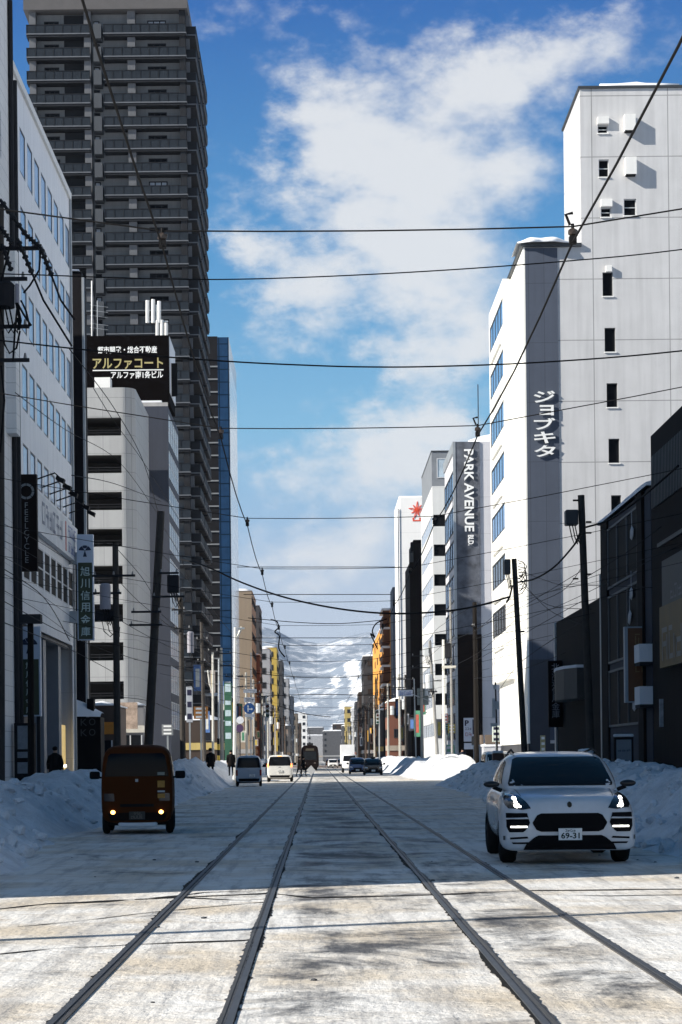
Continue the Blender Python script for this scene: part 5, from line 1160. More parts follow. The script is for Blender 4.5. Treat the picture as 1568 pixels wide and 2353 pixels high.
    for s_ in (-1, 1):        # bonnet shut lines, wipers, parking sensors
        pl = [(.60, 1.02), (.66, .985), (.69, 1.03)]
        for k in range(14):
            y0_, y1_ = .42 + .055 * k, .475 + .055 * k; b = MB(); q = []
            for y_, dx in ((y0_, -.006), (y0_, .006), (y1_, .006), (y1_, -.006)):
                h_ = bv.ray_cast(Vector((s_ * (.66 + .05 * (y_ - .42)) + dx, y_, 3)), Vector((0, 0, -1)))
                if h_[0]: q.append(h_[0] + Vector((0, 0, .003)))
            if len(q) == 4: SL.append(q)
        patch('fog_slot', [(s_ * .905, .36), (s_ * .93, .36), (s_ * .93, .42), (s_ * .905, .42)], SEAMM, bv, t, .006, rows=2, colsn=2)
        b = MB(); b.cyl((s_ * .05 - .2, 1.32, 1.155), (s_ * .05 + .36, 1.38, 1.2), .010, n=5); b.build('wiper', BLACK, t, local=True)
    b = MB(); [b.face(q) for q in SL]; b.build('bonnet_gap', SEAMM, t, local=True)
    b = MB(); b.tube([(-.34, 1.75, 1.17), (-.2, 1.78, 1.2), (.5, 1.75, 1.17)], .02, 4); b.build('dashboard', M('dash_grey', (.03, .03, .032), .6, 0, 0), t, local=True)
    pts = [(.035 * math.cos(2 * math.pi * i / 14), .852 + .04 * math.sin(2 * math.pi * i / 14)) for i in range(14)]; patch('emblem', pts, M('dark_emblem', (.05, .035, .02), .4, .3, 0), bv, t, .01, rows=6, colsn=4)
    h = bv.ray_cast(Vector((0, -3, .435)), Vector((0, 1, 0))); yy = (h[0].y if h[0] else 0) - .03
    plate(t, yy, .44, '69-31')
    b = MB(); b.box(-.55, .55, 2.2, 3.3, 1.6, 1.64); 
    return t
suv()
def boxvan(name, label, loc, L_, Wd, Ht, pm, front=True, rz=0, nose=.35, wst=(.62, .9), lamps=None, tail=False, glass=None, belt=.62, low=.22, cat='van'):
    """a one-box van; the end at y=0 faces the camera: a windscreen end when front, a tailgate when not"""
    t = thing(name, label, cat, loc, None, rz); h = Wd / 2; zb = Ht * belt
    def half(w, zt, wt, z0=low): return [(0, z0), (w * .7, z0), (w * .96, z0 + .07), (w, z0 + .3), (w, zb), ((w + wt) / 2, (zb + zt) / 2), (wt, zt - .12), (wt - .13, zt - .015), (wt * .4, zt), (0, zt)]
    if front: S_ = [(.0, h * .95, zb + .08 if nose > .3 else Ht * .86, h * .86, low + .1), (.05, h * .98, zb + .25 if nose > .3 else Ht * .95, h * .89, low + .02), (nose, h, Ht - .12 if nose > .3 else Ht - .02, h * .9, low), (nose + .35, h, Ht, h * .9, low), (L_ * .5, h, Ht, h * .88, low), (L_ - .08, h, Ht, h * .87, low), (L_, h * .96, Ht - .08, h * .84, low + .05)]
    else: S_ = [(.0, h * .95, Ht - .13, h * .80, low + .14), (.07, h * .99, Ht - .03, h * .84, low + .03), (.3, h, Ht, h * .86, low), (L_ * .6, h, Ht, h * .86, low), (L_ - 1.1, h, Ht - .1, h * .84, low), (L_ - .7, h, zb + .1, h * .88, low), (L_, h * .9, zb - .1, h * .8, low + .1)]
    b = MB(); b.loft([ringsec(y, half(w, zt, wt, z0)) for y, w, zt, wt, z0 in S_]); body = b.build('body', pm, t, smooth=True, local=True, sub=2); bake(body)
    bool_cut(body, [(.72 if front else .62, .27), (L_ - .7, .27)], .32, 0); body.data.polygons.foreach_set('use_smooth', [True] * len(body.data.polygons))
    bv = bvh_of(body); g = glass or M('windscreen_glass', (.008, .009, .011), .04, 0, 0, spec=.7)
    z0, z1 = Ht * wst[0], Ht * wst[1]; w0, w1 = h * .88, h * .78
    patch('windscreen' if front else 'rear_window', [(-w0, z0), (w0, z0), (w0, z0 + .05), (w1, z1 - .04), (w1 - .05, z1), (-w1 + .05, z1), (-w1, z1 - .04), (-w0, z0 + .05)], g, bv, t, .008)
    for sd in ('left', 'right'):
        for a, c in ((.75, 1.5), (1.6, L_ - .5)): patch('side_window', [(a, z0), (c, z0), (c, z1 - .06), (a + (.18 if a < 1 and front else 0), z1 - .06)], g, bv, t, .006, sd, 6, 6)
    b = MB(); b.box(-h * .8, h * .8, .25, L_ - .25, low - .03, low + .3); b.build('underbody', BLACK, t, local=True)
    patch('bumper', [(-h * .93, low + .08), (h * .93, low + .08), (h * .95, low + .24), (-h * .95, low + .24)], BLACK if not front else M('bumper_dark', (.014, .009, .007), .5, 0, .1), bv, t, .012, rows=4)
    for s_ in (-1, 1):
        wheel(t, s_ * h, .72 if front else .62, .28, .17, s_); wheel(t, s_ * h, L_ - .7, .28, .17, s_)
        box_mirror(t, s_ * (h + .04), .55 if front else L_ - 1.5, Ht * .66, s_, BLACK, .9)
    return t, bv, body
# brown kei van on the left
VB = M('burnt_orange_paint', (.07, .018, .003), .7, 0, .06, 2., 0, 0, spec=.08)
VG = M('dark_brown_windscreen', (.008, .005, .004), .15, 0, 0, spec=.12)
t, bv, body = boxvan('parcel_van', 'boxy dark orange delivery van with two glowing fog lamps beside the left snow bank', (-3.79, 42.6, 0), 3.4, 1.5, 1.88, VB, True, R(3.2), .16, (.645, .90), glass=VG)
AMB = M('amber_lamp_lit', (1, .6, .2), .3, 0, 0, emit=(1, .55, .12), estr=5.)
for s_ in (-1, 1):
    pts = [(s_ * .50 + .05 * math.cos(2 * math.pi * i / 12), .47 + .045 * math.sin(2 * math.pi * i / 12)) for i in range(12)]; patch('fog_lamp', pts, AMB, bv, t, .02, rows=6, colsn=4)
    patch('headlamp', [(s_ * .46, .70), (s_ * .68, .70), (s_ * .68, .86), (s_ * .48, .86)], M('unlit_headlamp', (.03, .02, .018), .15, 0, 0, spec=.6), bv, t, .01, rows=4, colsn=4)
patch('emblem', [(-.03, 1.10), (.03, 1.10), (.03, 1.16), (-.03, 1.16)], STEEL, bv, t, .012, rows=2, colsn=2)
YEL = M('yellow_sticker', (.45, .22, .03), .5, 0, .3, 9.)
for z0, z1, m in ((.98, 1.12, YEL), (.88, .915, STEEL), (.76, .85, YEL), (1.235, 1.30, M('pale_sticker', (.25, .25, .2), .5, 0, .2))): patch('sticker', [(.43, z0), (.58, z0), (.58, z1), (.43, z1)], m, bv, t, .014, rows=2, colsn=2)
patch('grille_slot', [(-.35, .58), (.35, .58), (.35, .64), (-.35, .64)], BLACK, bv, t, .01, rows=2)
plate(t, -.03, .40, None, 0, -1, M('dark_plate', (.05, .04, .03), .5, 0, .1), M('dull_plate_letters', (.2, .17, .12), .5, 0, 0))
b = MB(); b.box(-.40, .42, .05, .3, .16, .27); b.build('packed_snow', SNOW, t, local=True, bevel=.05)
b = MB(); b.box(.05, .14, .40, .42, 1.42, 1.56); b.build('phone_holder', M('pale_sticker', (.25, .25, .2)), t, local=True)
# silver and white vans seen from behind
TL = M('tail_lamp', (.25, .015, .01), .2, 0, 0, spec=.6); TLL = M('tail_lamp_lit', (1, .2, .05), .3, 0, 0, emit=(1, .22, .05), estr=3.)
t, bv, body = boxvan('silver_van', 'silver grey minivan seen from behind waiting in the shade by the left snow bank', (-3.98, 116.5, 0), 3.4, 1.5, 1.78, paint('silver_blue_paint', (.40, .44, .50), .3), False, R(1.5), .3, (.60, .92))
for s_ in (-1, 1): patch('tail_lamp', [(s_ * .62, .62), (s_ * .73, .62), (s_ * .73, .95), (s_ * .62, .95)], TL, bv, t, .012, 'front', 5, 3)
patch('emblem', [(-.05, .88), (.05, .88), (.05, .95), (-.05, .95)], STEEL, bv, t, .012, rows=2, colsn=2); plate(t, -.03, .62, None, 0.2)
patch('wiper', [(-.05, 1.12), (.35, 1.12), (.35, 1.14), (-.05, 1.14)], BLACK, bv, t, .02, rows=2)
t, bv, body = boxvan('white_minivan', 'white minivan seen from behind in the sun with glowing brake lamps', (-2.62, 138., 0), 4.2, 1.72, 1.84, paint('pearl_white_paint', (.72, .71, .67), .3), False, 0, .3, (.60, .93))
for s_ in (-1, 1): patch('tail_lamp', [(s_ * .74, 1.0), (s_ * .85, 1.0), (s_ * .83, 1.28), (s_ * .74, 1.25)], TLL, bv, t, .012, 'front', 6, 3)
patch('stop_lamp', [(-.14, 1.73), (.14, 1.73), (.14, 1.77), (-.14, 1.77)], TLL, bv, t, .014, rows=2); patch('emblem', [(-.08, .98), (.08, .98), (.08, 1.03), (-.08, 1.03)], STEEL, bv, t, .012, rows=2, colsn=2); plate(t, -.03, .75, None, 0)
# oncoming cars in the far right lane
def far_car(name, label, loc, L_, Wd, Ht, pm, rz=0, lamps=True, cat='car'):
    t, bv, body = boxvan(name, label, loc, L_, Wd, Ht, pm, True, rz, .95, (.60, .90), belt=.55, cat=cat)
    for s_ in (-1, 1): patch('headlamp', [(s_ * Wd * .30, Ht * .40), (s_ * Wd * .45, Ht * .41), (s_ * Wd * .45, Ht * .49), (s_ * Wd * .32, Ht * .47)], M('clear_headlamp', (.75, .8, .85), .1, 0, 0, spec=.8), bv, t, .014, rows=4, colsn=4)
    patch('grille', [(-Wd * .25, Ht * .28), (Wd * .25, Ht * .28), (Wd * .25, Ht * .40), (-Wd * .25, Ht * .40)], BLACK, bv, t, .012, rows=3); plate(t, -.03, .42, None)
    return t
t = far_car('black_taxi', 'black taxi with roof lamp waiting in the oncoming lane by the sunlit snow heap', (5.0, 186, 0), 4.5, 1.72, 1.55, paint('black_car_paint', (.012, .012, .014), .25))
b = MB(); b.box(-.2, .2, 1.4, 1.6, 1.54, 1.68); b.build('roof_lamp', M('roof_lamp_shell', (.05, .05, .05), .4), t, local=True, bevel=.03)
far_car('blue_car', 'small dark blue car half hidden behind the black taxi', (3.75, 196, 0), 3.6, 1.6, 1.62, paint('blue_car_paint', (.04, .09, .22), .3), .001)
# white box truck, its rear towards the oncoming lane
t = thing('box_truck', 'white box truck standing beyond the dark blue car', 'truck', (3.35, 222, 0)); W_T = paint('truck_white', (.8, .8, .8), .4)
b = MB(); b.box(-.95, .6, .2, 4.6, .95, 3.05); b.build('cargo_box', W_T, t, local=True, bevel=.04)
b = MB(); b.loft([ringsec(y, [(0, .5), (.7, .5), (.8, .6), (.8, 1.2), (.76, 1.9), (.6, 2.0), (0, 2.02)]) for y in (-1.5, -1.45, -.6, .1)]); o = b.build('cab', W_T, t, local=True, smooth=True); bvc = bvh_of(o)
patch('windscreen', [(-.7, 1.25), (.7, 1.25), (.64, 1.85), (-.64, 1.85)], DARKGLASS, bvc, t, .01); b = MB(); b.box(-.5, .5, -1.3, 4.4, .5, .8); b.build('chassis', BLACK, t, local=True)
for s_ in (-1, 1): wheel(t, s_ * .8, -.9, .36, .22, s_); wheel(t, s_ * .8, 3.4, .36, .22, s_)
# tram seen end on
t = thing('tram', 'dark tram coming along the left track far down the street', 'tram', (-1.06, 256, 0)); TP_ = M('tram_dark_paint', (.010, .006, .006), .6, 0, .2)
b = MB(); b.loft([ringsec(y, [(0, .45), (.95, .45), (w, .6), (w + .02, 1.2), (w, 2.2), (w - .1, 2.95), (w - .35, 3.2), (0, 3.3)]) for y, w in ((0, .95), (.25, 1.1), (12, 1.1), (12.4, 1.0))]); o = b.build('body', TP_, t, local=True, smooth=False); tv = bvh_of(o)
patch('windscreen', [(-.85, 1.45), (.85, 1.45), (.8, 2.45), (-.8, 2.45)], DARKGLASS, tv, t, .012); patch('route_panel', [(-.55, 2.58), (.55, 2.58), (.5, 2.86), (-.5, 2.86)], M('dim_panel', (.08, .07, .05), .4), tv, t, .012)
for s_ in (-1, 1):
    patch('headlamp', [(s_ * .5, .95), (s_ * .72, .95), (s_ * .72, 1.12), (s_ * .5, 1.12)], M('dim_lamp', (.12, .1, .09), .2), tv, t, .014, rows=3, colsn=3)
    for k in range(5): patch('side_window', [(1.2 + 2.2 * k, 1.4), (3.0 + 2.2 * k, 1.4), (3.0 + 2.2 * k, 2.4), (1.2 + 2.2 * k, 2.4)], DARKGLASS, tv, t, .012, 'left' if s_ < 0 else 'right', 3, 3)
b = MB(); b.box(-.9, .9, .5, 11.5, .1, .45); b.build('undercarriage', BLACK, t, local=True)
b = MB(); b.box(-.4, .4, 3.5, 6, 3.3, 3.55); b.build('roof_unit', DARKM, t, local=True); b = MB(); b.tube([(0, 5, 3.5), (0, 6.2, 4.3), (0, 5.2, 5.2)], .03); b.box(-.5, .5, 5.1, 5.25, 5.17, 5.2); b.build('pantograph', DARKM, t, local=True)
# cars small at the end of the street
for i, (x, y, col, lab) in enumerate(((.95 + 1.4, 330, (.8, .8, .8), 'white car far down the street right of the tram'), (3.2, 345, (.5, .52, .55), 'silver car far down the street behind the white box truck'), (2.3, 420, (.65, .65, .65), 'tiny pale car farthest away between the rails'), (5.6, 250, (.05, .05, .055), 'dark car behind the black taxi near the right snow heap'))):
    far_car('car', lab, (x, y, 0), 4.2, 1.7, 1.5, paint('far_car_paint_%d' % i, col), 0)
# parked cars behind the right snow bank, only roofs showing
for x, y, col, lab in ((10.9, 123, (.75, .74, .7), 'white car roof showing behind the right snow bank beside the white building'), (10.5, 160, (.05, .05, .06), 'dark car parked behind the right snow bank under the parking board')):
    far_car('parked_car', lab, (x, y, 0), 4.2, 1.7, 1.7 if y > 140 else 1.9, paint('parked_paint_%d' % y, col), 0)
# ---------------------------------------------------------------- people
SKIN = M('skin', (.45, .28, .2), .6, 0, 0); HAIRM = M('dark_hair', (.012, .01, .009), .6, 0, .1)
def person(label, loc, rz, coatm, legm, stride=.18, ht=1.7, hood=False, group=None):
    t = thing('person', label, 'person', loc, group, rz); k = ht / 1.7
    V = [(0, 0, .92), (0, .01, 1.15), (0, .0, 1.38), (0, -.01, 1.48), (0, -.03, 1.58), (0, -.03, 1.66),
         (.09, 0, .88), (.1, -stride, .50), (.1, -stride * .9, .08), (.1, -stride * .9 - .17, .045), (-.09, 0, .88), (-.1, stride * .8, .50), (-.1, stride * 1.5, .10), (-.1, stride * 1.5 - .16, .05),
         (.18, 0, 1.38), (.24, stride * .5, 1.12), (.25, stride * .2, .87), (.25, stride * .1, .78), (-.18, 0, 1.38), (-.24, -stride * .5, 1.12), (-.25, -stride * .9, .88), (-.25, -stride, .79)]
    E = [(0, 1), (1, 2), (2, 3), (3, 4), (4, 5), (0, 6), (6, 7), (7, 8), (8, 9), (0, 10), (10, 11), (11, 12), (12, 13), (2, 14), (14, 15), (15, 16), (16, 17), (2, 18), (18, 19), (19, 20), (20, 21)]
    Rr = [.15, .14, .15, .055, .095, .075, .095, .065, .045, .04, .095, .065, .045, .04, .07, .05, .04, .035, .07, .05, .04, .035]
    me = bpy.data.meshes.new('person'); me.from_pydata([Vector(v) * k for v in V], E, []); me.materials.append(legm); me.materials.append(SKIN)
    o = bpy.data.objects.new('body', me); COL.objects.link(o); o.parent = t
    md = o.modifiers.new('skin', 'SKIN'); md.use_smooth_shade = True
    for i, sv in enumerate(me.skin_vertices[0].data): sv.radius = (Rr[i] * k, Rr[i] * k * (.8 if i in (0, 1, 2) else 1)); sv.use_root = i == 0
    o.modifiers.new('s', 'SUBSURF').levels = 1; bake(o)
    for p in o.data.polygons:
        z = p.center.z / k
        if z > 1.46 or (z < .9 and abs(p.center.x) > .2 * k): p.material_index = 1
    b = MB(); secs = []
    for z, a, c in ((.62, .25, .20), (.8, .245, .19), (1.0, .225, .165), (1.2, .23, .16), (1.36, .235, .15), (1.45, .13, .11), (1.5, .08, .085)):
        secs.append([(a * k * math.cos(2 * math.pi * i / 14), c * k * math.sin(2 * math.pi * i / 14), z * k) for i in range(14)])
    b.loft(secs)
    for s_ in (-1, 1):
        st = stride * s_; P0, P1, P2 = Vector((s_ * .19, 0, 1.38)) * k, Vector((s_ * .25, .5 * st, 1.12)) * k, Vector((s_ * .26, .3 * st, .90)) * k
        b.cyl(P0, P1, .085 * k, .07 * k, 8); b.cyl(P1, P2, .07 * k, .058 * k, 8)
    b.build('coat', coatm, t, local=True, smooth=True)
    b = MB(); b.blob(Vector((0, .0 if not hood else .02, 1.655)) * k, Vector((.098, .115, .085)) * k if not hood else Vector((.12, .14, .12)) * k, 0, 3, .05); b.build('hood' if hood else 'hair', coatm if hood else HAIRM, t, local=True, smooth=True)
    return t
CO = M('dark_coat', (.012, .010, .010), .8, 0, .2); CN = M('navy_coat', (.02, .025, .04), .8, 0, .2); CBR = M('brown_coat', (.07, .045, .03), .8, 0, .2); TR = M('dark_trousers', (.015, .015, .018), .8, 0, .2)
p_ = P(127, 1790, 76.); person('person in a long dark coat walking on the left pavement past the lower green sign', (p_.x, 76, .35), R(160), CO, TR, .14, 1.72)
for (u, Y, z, rz, m, st, hd, lab) in ((484, 124, .5, 20, CO, .1, True, 'person in a dark hooded coat behind the left snow bank beside the pale lamp post'), (531, 136, .45, 190, CO, .12, False, 'person in dark clothes behind the sunlit left snow bank near the street light pole'), (688, 178, 0, 92, CBR, .2, False, 'pedestrian in a brown coat crossing the street just right of the white minivan'), (697, 180, 0, 85, CO, .22, True, 'pedestrian in a dark hooded coat crossing the street in front of the tram'), (1063, 168, .5, 10, CN, .1, False, 'person in a navy coat beside the snow heap under the parking board')):
    person(lab, ((u - U0) * Y / F, Y, z), R(rz), m, TR, st, 1.7, hd)
b = thing('tilted_panel', 'pale square panel standing tilted on the rail in front of the tram', 'panel', (P(715, 1778, 190.).x, 190, 0))
m_ = MB(); m_.extr([(-.42, 0, .5), (0, 0, .0), (.44, 0, .45), (.02, 0, .95)], (0, .04, 0)); m_.build('board', M('pale_panel', (.5, .5, .5), .5, 0, .1), b, local=True)
# ---------------------------------------------------------------- poles, wires, signs
def pole(name, label, u0, v0, u1, v1, Y, r, m, group=None, arms=(), cat='utility pole', base=-.1, rt=None, nseg=10):
    """a pole seen from (u0,v0) low to (u1,v1) at its top, standing at depth Y; carried down to the ground"""
    a, c = P(u0, v0, Y), P(u1, v1, Y); d = (a - c) / (a.z - c.z); foot = c + d * (base - c.z)
    t = thing(name, label, cat, foot, group); t['foot'] = tuple(foot); t['top'] = tuple(c)
    b = MB(); b.cyl(foot, c, r, rt or r * .8, nseg); b.build('shaft', m, t, smooth=False)
    for (v, ul, ur, dy) in arms:
        q = P((ul + ur) / 2, v, Y); xl, xr = P(ul, v, Y).x, P(ur, v, Y).x
        b = MB(); b.box(xl, xr, Y - r - .09, Y - r - .0, q.z - .05, q.z + .05); ca = b.build('crossarm', DARKM, t)
        n = max(2, int((xr - xl) / .6))
        for i in range(n):
            x = xl + .12 + (xr - xl - .24) * i / (n - 1); b = MB(); b.cyl((x, Y - r - .045, q.z + .05), (x, Y - r - .045, q.z + .2), .055, .03, 6); b.build('insulator', M('insulator_ceramic', (.25, .25, .25), .3, 0, .1), ca)
    return t
def xform(t, u0, u1, v0, v1, Y, m, round_=True, nm='transformer'):
    xa, za = XZ(u0, v0, Y); xb, zb = XZ(u1, v1, Y); b = MB(); cx, w = (xa + xb) / 2, (xb - xa) / 2
    if round_: b.cyl((cx, Y, zb), (cx, Y, za), w, n=14); b.cyl((cx, Y, za + .001), (cx, Y, za + .1), w * 1.04, w * .7, 14)
    else: b.box(xa, xb, Y - .3, Y + .3, zb, za)
    o = b.build(nm, m, t, bevel=0 if round_ else .04)
    for k in (-.4, .1, .5):
        b = MB(); b.tube([(cx + w * k, Y - .1, zb + .01), (cx + w * k + .1, Y - .12, zb - .5), (cx + w * (k + .8), Y - .1, zb - .75), (cx + w * 1.3, Y, zb - .3)], .022, 4); b.build('lead', CABLE, o)
    return o
GREYT = M('grey_transformer', (.33, .32, .36), .5, .1, .1); DKT = M('dark_transformer', (.03, .03, .034), .5, .1, .1)
LP1 = pole('utility_pole', 'dark utility pole with pale transformer rising behind the orange van', 270, 1720, 265, 1248, 94, .17, POLE, arms=((1324, 213, 312, 0), (1364, 215, 280, 0)))
xform(LP1, 229, 255, 1346, 1400, 93.6, GREYT); xform(LP1, 220, 268, 1404, 1426, 94.2, DKT, False, 'switch_box')
LP2 = pole('utility_pole', 'thick dark leaning utility pole wrapped in cables above the orange van roof', 341, 1720, 370, 1175, 103, .24, POLE, arms=((1407, 303, 372, 0), (1437, 298, 374, 0), (1318, 366, 412, 0), (1372, 350, 425, 0)))
xform(LP2, 385, 412, 1322, 1362, 103, DKT, False)
LP3 = pole('utility_pole', 'dark pole standing in the left snow bank, a pale transformer on its right', 421, 1757, 415, 1370, 132, .19, POLE, arms=((1402, 395, 428, 0), (1445, 400, 440, 0)))
xform(LP3, 430, 446, 1455, 1500, 131.5, GREYT)
LP4 = pole('utility_pole', 'slim dark utility pole between the transformer pole and the pale lamp posts', 470, 1745, 463, 1430, 156, .15, POLE, arms=((1470, 450, 480, 0), (1520, 452, 474, 0)))
LP0 = pole('utility_pole', 'dark crossarmed pole with transformers at the upper left picture edge', -2, 1700, -2, 470, 58, .17, POLE, arms=((575, -30, 92, 0), (645, -30, 65, 0), (754, -30, 70, 0), (831, -30, 70, 0)))
xform(LP0, -14, 34, 656, 706, 57.7, DKT); xform(LP0, 34, 44, 660, 698, 57.6, GREYT)
b = MB()
for (a, c) in (((0, 458), (60, 540)), ((60, 540), (93, 568)), ((93, 568), (119, 634)), ((40, 548), (74, 628)), ((0, 520), (28, 560)), ((4, 560), (26, 622))):
    b = MB(); p, q = P(*a, 57.5), P(*c, 57.5); b.cyl(p, q, .05, n=6)
    for k in range(5): s_ = p + (q - p) * (k + .5) / 5; b.cyl(s_, s_ + (q - p) * .06, .085, n=8)
    b.build('insulator_string', DARKM, LP0)
for pts in (((93, 580), (90, 620), (69, 655), (54, 673)), ((119, 634), (140, 690), (172, 735)), ((42, 700), (56, 725), (72, 748)), ((74, 628), (100, 690), (165, 795)), ((6, 760), (10, 790), (22, 812), (38, 800), (46, 760)), ((3, 840), (10, 920), (0, 1040)), ((40, 700), (34, 760), (30, 830)), ((24, 560), (2, 650)), ((48, 690), (60, 715), (68, 750))):
    b = MB(); b.tube([P(u, v, 57.5) for u, v in pts], .03, 5); b.build('jumper_cable', CABLE, LP0)
t = pole('sign_pole', 'thin black pole with a small box, in front of the lower green bank sign', 72, 1800, 70, 1418, 72, .13, M('black_pole', (.014, .012, .011), .6, 0, .2), cat='pole')
xa, za = XZ(46, 1412, 71.8); xb, zb = XZ(94, 1432, 71.8); b = MB(); b.box(xa, xb, 71.7, 72.2, zb, za); b.build('signal_box', DARKM, t)
t = pole('lamp_post', 'pale lamp post with bent arm, sunlit, at the left kerb beyond the dark poles', 490, 1743, 489, 1497, 147, .095, PALEPOLE, arms=((1497, 476, 503, 0),), cat='lamp post')
b = MB(); b.tube([P(489, 1590, 147), P(482, 1572, 147), P(478, 1540, 147)], .06); b.build('lamp_arm', PALEPOLE, t)
t = pole('sign_post', 'thin post with yellow and black banded foot beside the pale lamp post', 503, 1738, 503, 1515, 151, .075, STEEL, cat='post')
p = Vector(t['foot']); b = MB()
for k in range(6): b.cyl((p.x, p.y, .6 + .42 * k), (p.x, p.y, .6 + .42 * k + .42), .1, n=10, m=k % 2)
b.build('banded_sleeve', [M('yellow_sleeve', (.6, .42, .06), .6), BLACK], t)
t = pole('street_light', 'tall white street light pole with a forked arm beside the brown stone building', 539, 1755, 541, 1442, 140, .12, M('white_pole', (.75, .74, .70), .5, 0, .08), cat='street light')
b = MB(); b.tube([P(541, 1470, 140), P(548, 1458, 140), P(556, 1441, 140)], .09); b.build('arm', PALEPOLE, t); b = MB(); b.box(*sorted((P(532, 1, 140).x, P(547, 1, 140).x)), 139.9, 140.1, P(540, 1446, 140).z, P(540, 1442, 140).z); b.build('crossarm', STEEL, t)
# green shop sign column
Y = 172.; t = thing('shop_sign_column', 'green shop sign column with pale squares behind the white street light pole', 'sign', P(525, 1740, Y)); xa, za = XZ(515, 1570, Y); xb, zb = XZ(534, 1735, Y)
b = MB(); b.box(xa, xb, Y, Y + .4, 0, za); b.build('column', M('dark_green_column', (.03, .10, .06), .5, 0, .2), t)
for va, vb in ((1572, 1590), (1610, 1620), (1632, 1646), (1657, 1668), (1684, 1698)): b = MB(); b.box(xa + .08, xb - .08, Y - .02, Y - .003, P(525, vb, Y).z, P(525, va, Y).z); b.build('square', M('pale_green_square', (.42, .52, .55), .5, 0, .25, 3.), t)
# traffic signs over the kerb
def roundsign(t, u, v, rad, Y, m, nm='sign_disc'):
    p = P(u, v, Y); b = MB(); b.cyl((p.x, Y, p.z), (p.x, Y + .03, p.z), rad, n=24); return b.build(nm, m, t), p
BLUE = M('blue_sign', (.03, .12, .36), .4, 0, .08)
Y = 176.; t = pole('direction_sign', 'round blue road sign with white straight and right turn arrows', 577, 1765, 577, 1500, Y, .06, STEEL, cat='road sign'); d, p = roundsign(t, 573, 1628, .47, Y - .12, BLUE)
b = MB(); q = Y - .13
b.face([(p.x - .14, q, p.z - .3), (p.x - .06, q, p.z - .3), (p.x - .06, q, p.z + .16), (p.x + .0, q, p.z + .16), (p.x - .1, q, p.z + .34), (p.x - .2, q, p.z + .16), (p.x - .14, q, p.z + .16)])
b.face([(p.x - .055, q, p.z - .1), (p.x + .16, q, p.z - .1), (p.x + .16, q, p.z - .17), (p.x + .34, q, p.z - .06), (p.x + .16, q, p.z + .05), (p.x + .16, q, p.z - .02), (p.x - .055, q, p.z - .02)]); b.build('arrows', LETW, t)
for ua, ub, va, vb, s_ in ((560, 590, 1584, 1592, None), (561, 586, 1603, 1614, '8-20'), (563, 586, 1641, 1648, None)):
    xa, za = XZ(ua, va, Y); xb, zb = XZ(ub, vb, Y); b = MB(); b.box(xa, xb, Y - .15, Y - .11, zb, za); o = b.build('plate', M('pale_plate', (.55, .57, .62), .5, 0, .1), t)
    if s_: b = MB(); scribble(b, ((xa + xb) / 2, Y - .156, (za + zb) / 2), (1, 0, 0), (0, 0, 1), (xb - xa) * .7, (za - zb) * .6, 4); b.build('lettering', M('navy_lettering', (.02, .02, .05)), t)
t = pole('road_sign', 'two small round signs on a dark post before the brown stone building', 552, 1760, 552, 1645, 165, .05, DARKM, cat='road sign'); roundsign(t, 552, 1655, .3, 164.9, M('white_disc', (.6, .62, .65), .5, 0, .2, 3.)); roundsign(t, 551, 1674, .32, 164.9, M('purple_disc', (.06, .03, .08), .5, 0, .2))
def vsignal(label, u, v0, v1, Y, side, ub):
    t = pole('traffic_signal', label, ub, 1760, ub, v0 - 20, Y, .09, STEEL, cat='traffic signal'); p, q = P(u, v0, Y), P(u, v1, Y)
    b = MB(); b.box(p.x - .19, p.x + .19, Y - .3, Y - .1, q.z, p.z); o = b.build('signal_head', M('pale_signal_case', (.45, .47, .47), .5, 0, .1), t)
    hh = (p.z - q.z) / 3
    for k, c in enumerate(((.05, .008, .006), (.05, .035, .005), (.006, .04, .03))):
        b = MB(); b.cyl((p.x, Y - .36, p.z - hh * (k + .5)), (p.x, Y - .3, p.z - hh * (k + .5)), hh * .36, n=16); b.build('lens', M('lens_%d' % k, c, .2), o)
    b = MB(); b.box(min(p.x, P(ub, v0, Y).x), max(p.x, P(ub, v0, Y).x), Y - .1, Y - .02, p.z - .3, p.z - .2); b.build('bracket', STEEL, t)
vsignal('pale vertical traffic signal with three dark lenses left of the yellow house', 615, 1618, 1650, 205, 1, 612)
vsignal('small pale vertical traffic signal on the far right kerb', 868, 1640, 1664, 260, 1, 872)
# right hand poles
RP1 = pole('utility_pole', 'thick dark utility pole with a boxed unit, nearest of the poles on the right', 1358, 1735, 1336, 1138, 80, .17, POLE)
xform(RP1, 1299, 1328, 1173, 1207, 79.9, M('grey_black_box', (.055, .056, .06), .5, .1, .1), False, 'boxed_unit')
for v, s_ in ((1150, -1), (1200, 1), (1225, 1), (1320, 1), (1330, -1)): 
    p = P(1338, v, 80); b = MB(); b.box(*sorted((p.x + s_ * .15, p.x + s_ * .36)), 79.9, 80.0, p.z - .03, p.z + .03); b.build('bracket', BLACK, RP1)
RP2 = pole('utility_pole', 'dark leaning utility pole with a looped cable bundle before the white corner building', 1206, 1735, 1182, 1284, 106, .17, POLE)
xform(RP2, 1159, 1173, 1286, 1320, 105.9, M('grey_black_box', (.055, .056, .06), .5, .1, .1), False, 'boxed_unit')
rnd = random.Random(8)
for k in range(7):
    b = MB(); u, v = 1190, 1288 + 7 * k; pts = [(u, v), (u + 10 + rnd.random() * 8, v - 6 + rnd.random() * 10), (u + 18, v + 12 + rnd.random() * 14), (u + 8, v + 30 + rnd.random() * 8), (u + 2, v + 36)]
    b.tube([P(a + rnd.random() * 3, c, 105.7) for a, c in pts], .024, 4); b.build('cable_loop', CABLE, RP2)
b = MB(); b.tube([P(1178, 1345, 105.7), P(1172, 1372, 105.7), P(1164, 1385, 105.7)], .05); b.build('cable_drop', CABLE, RP2)
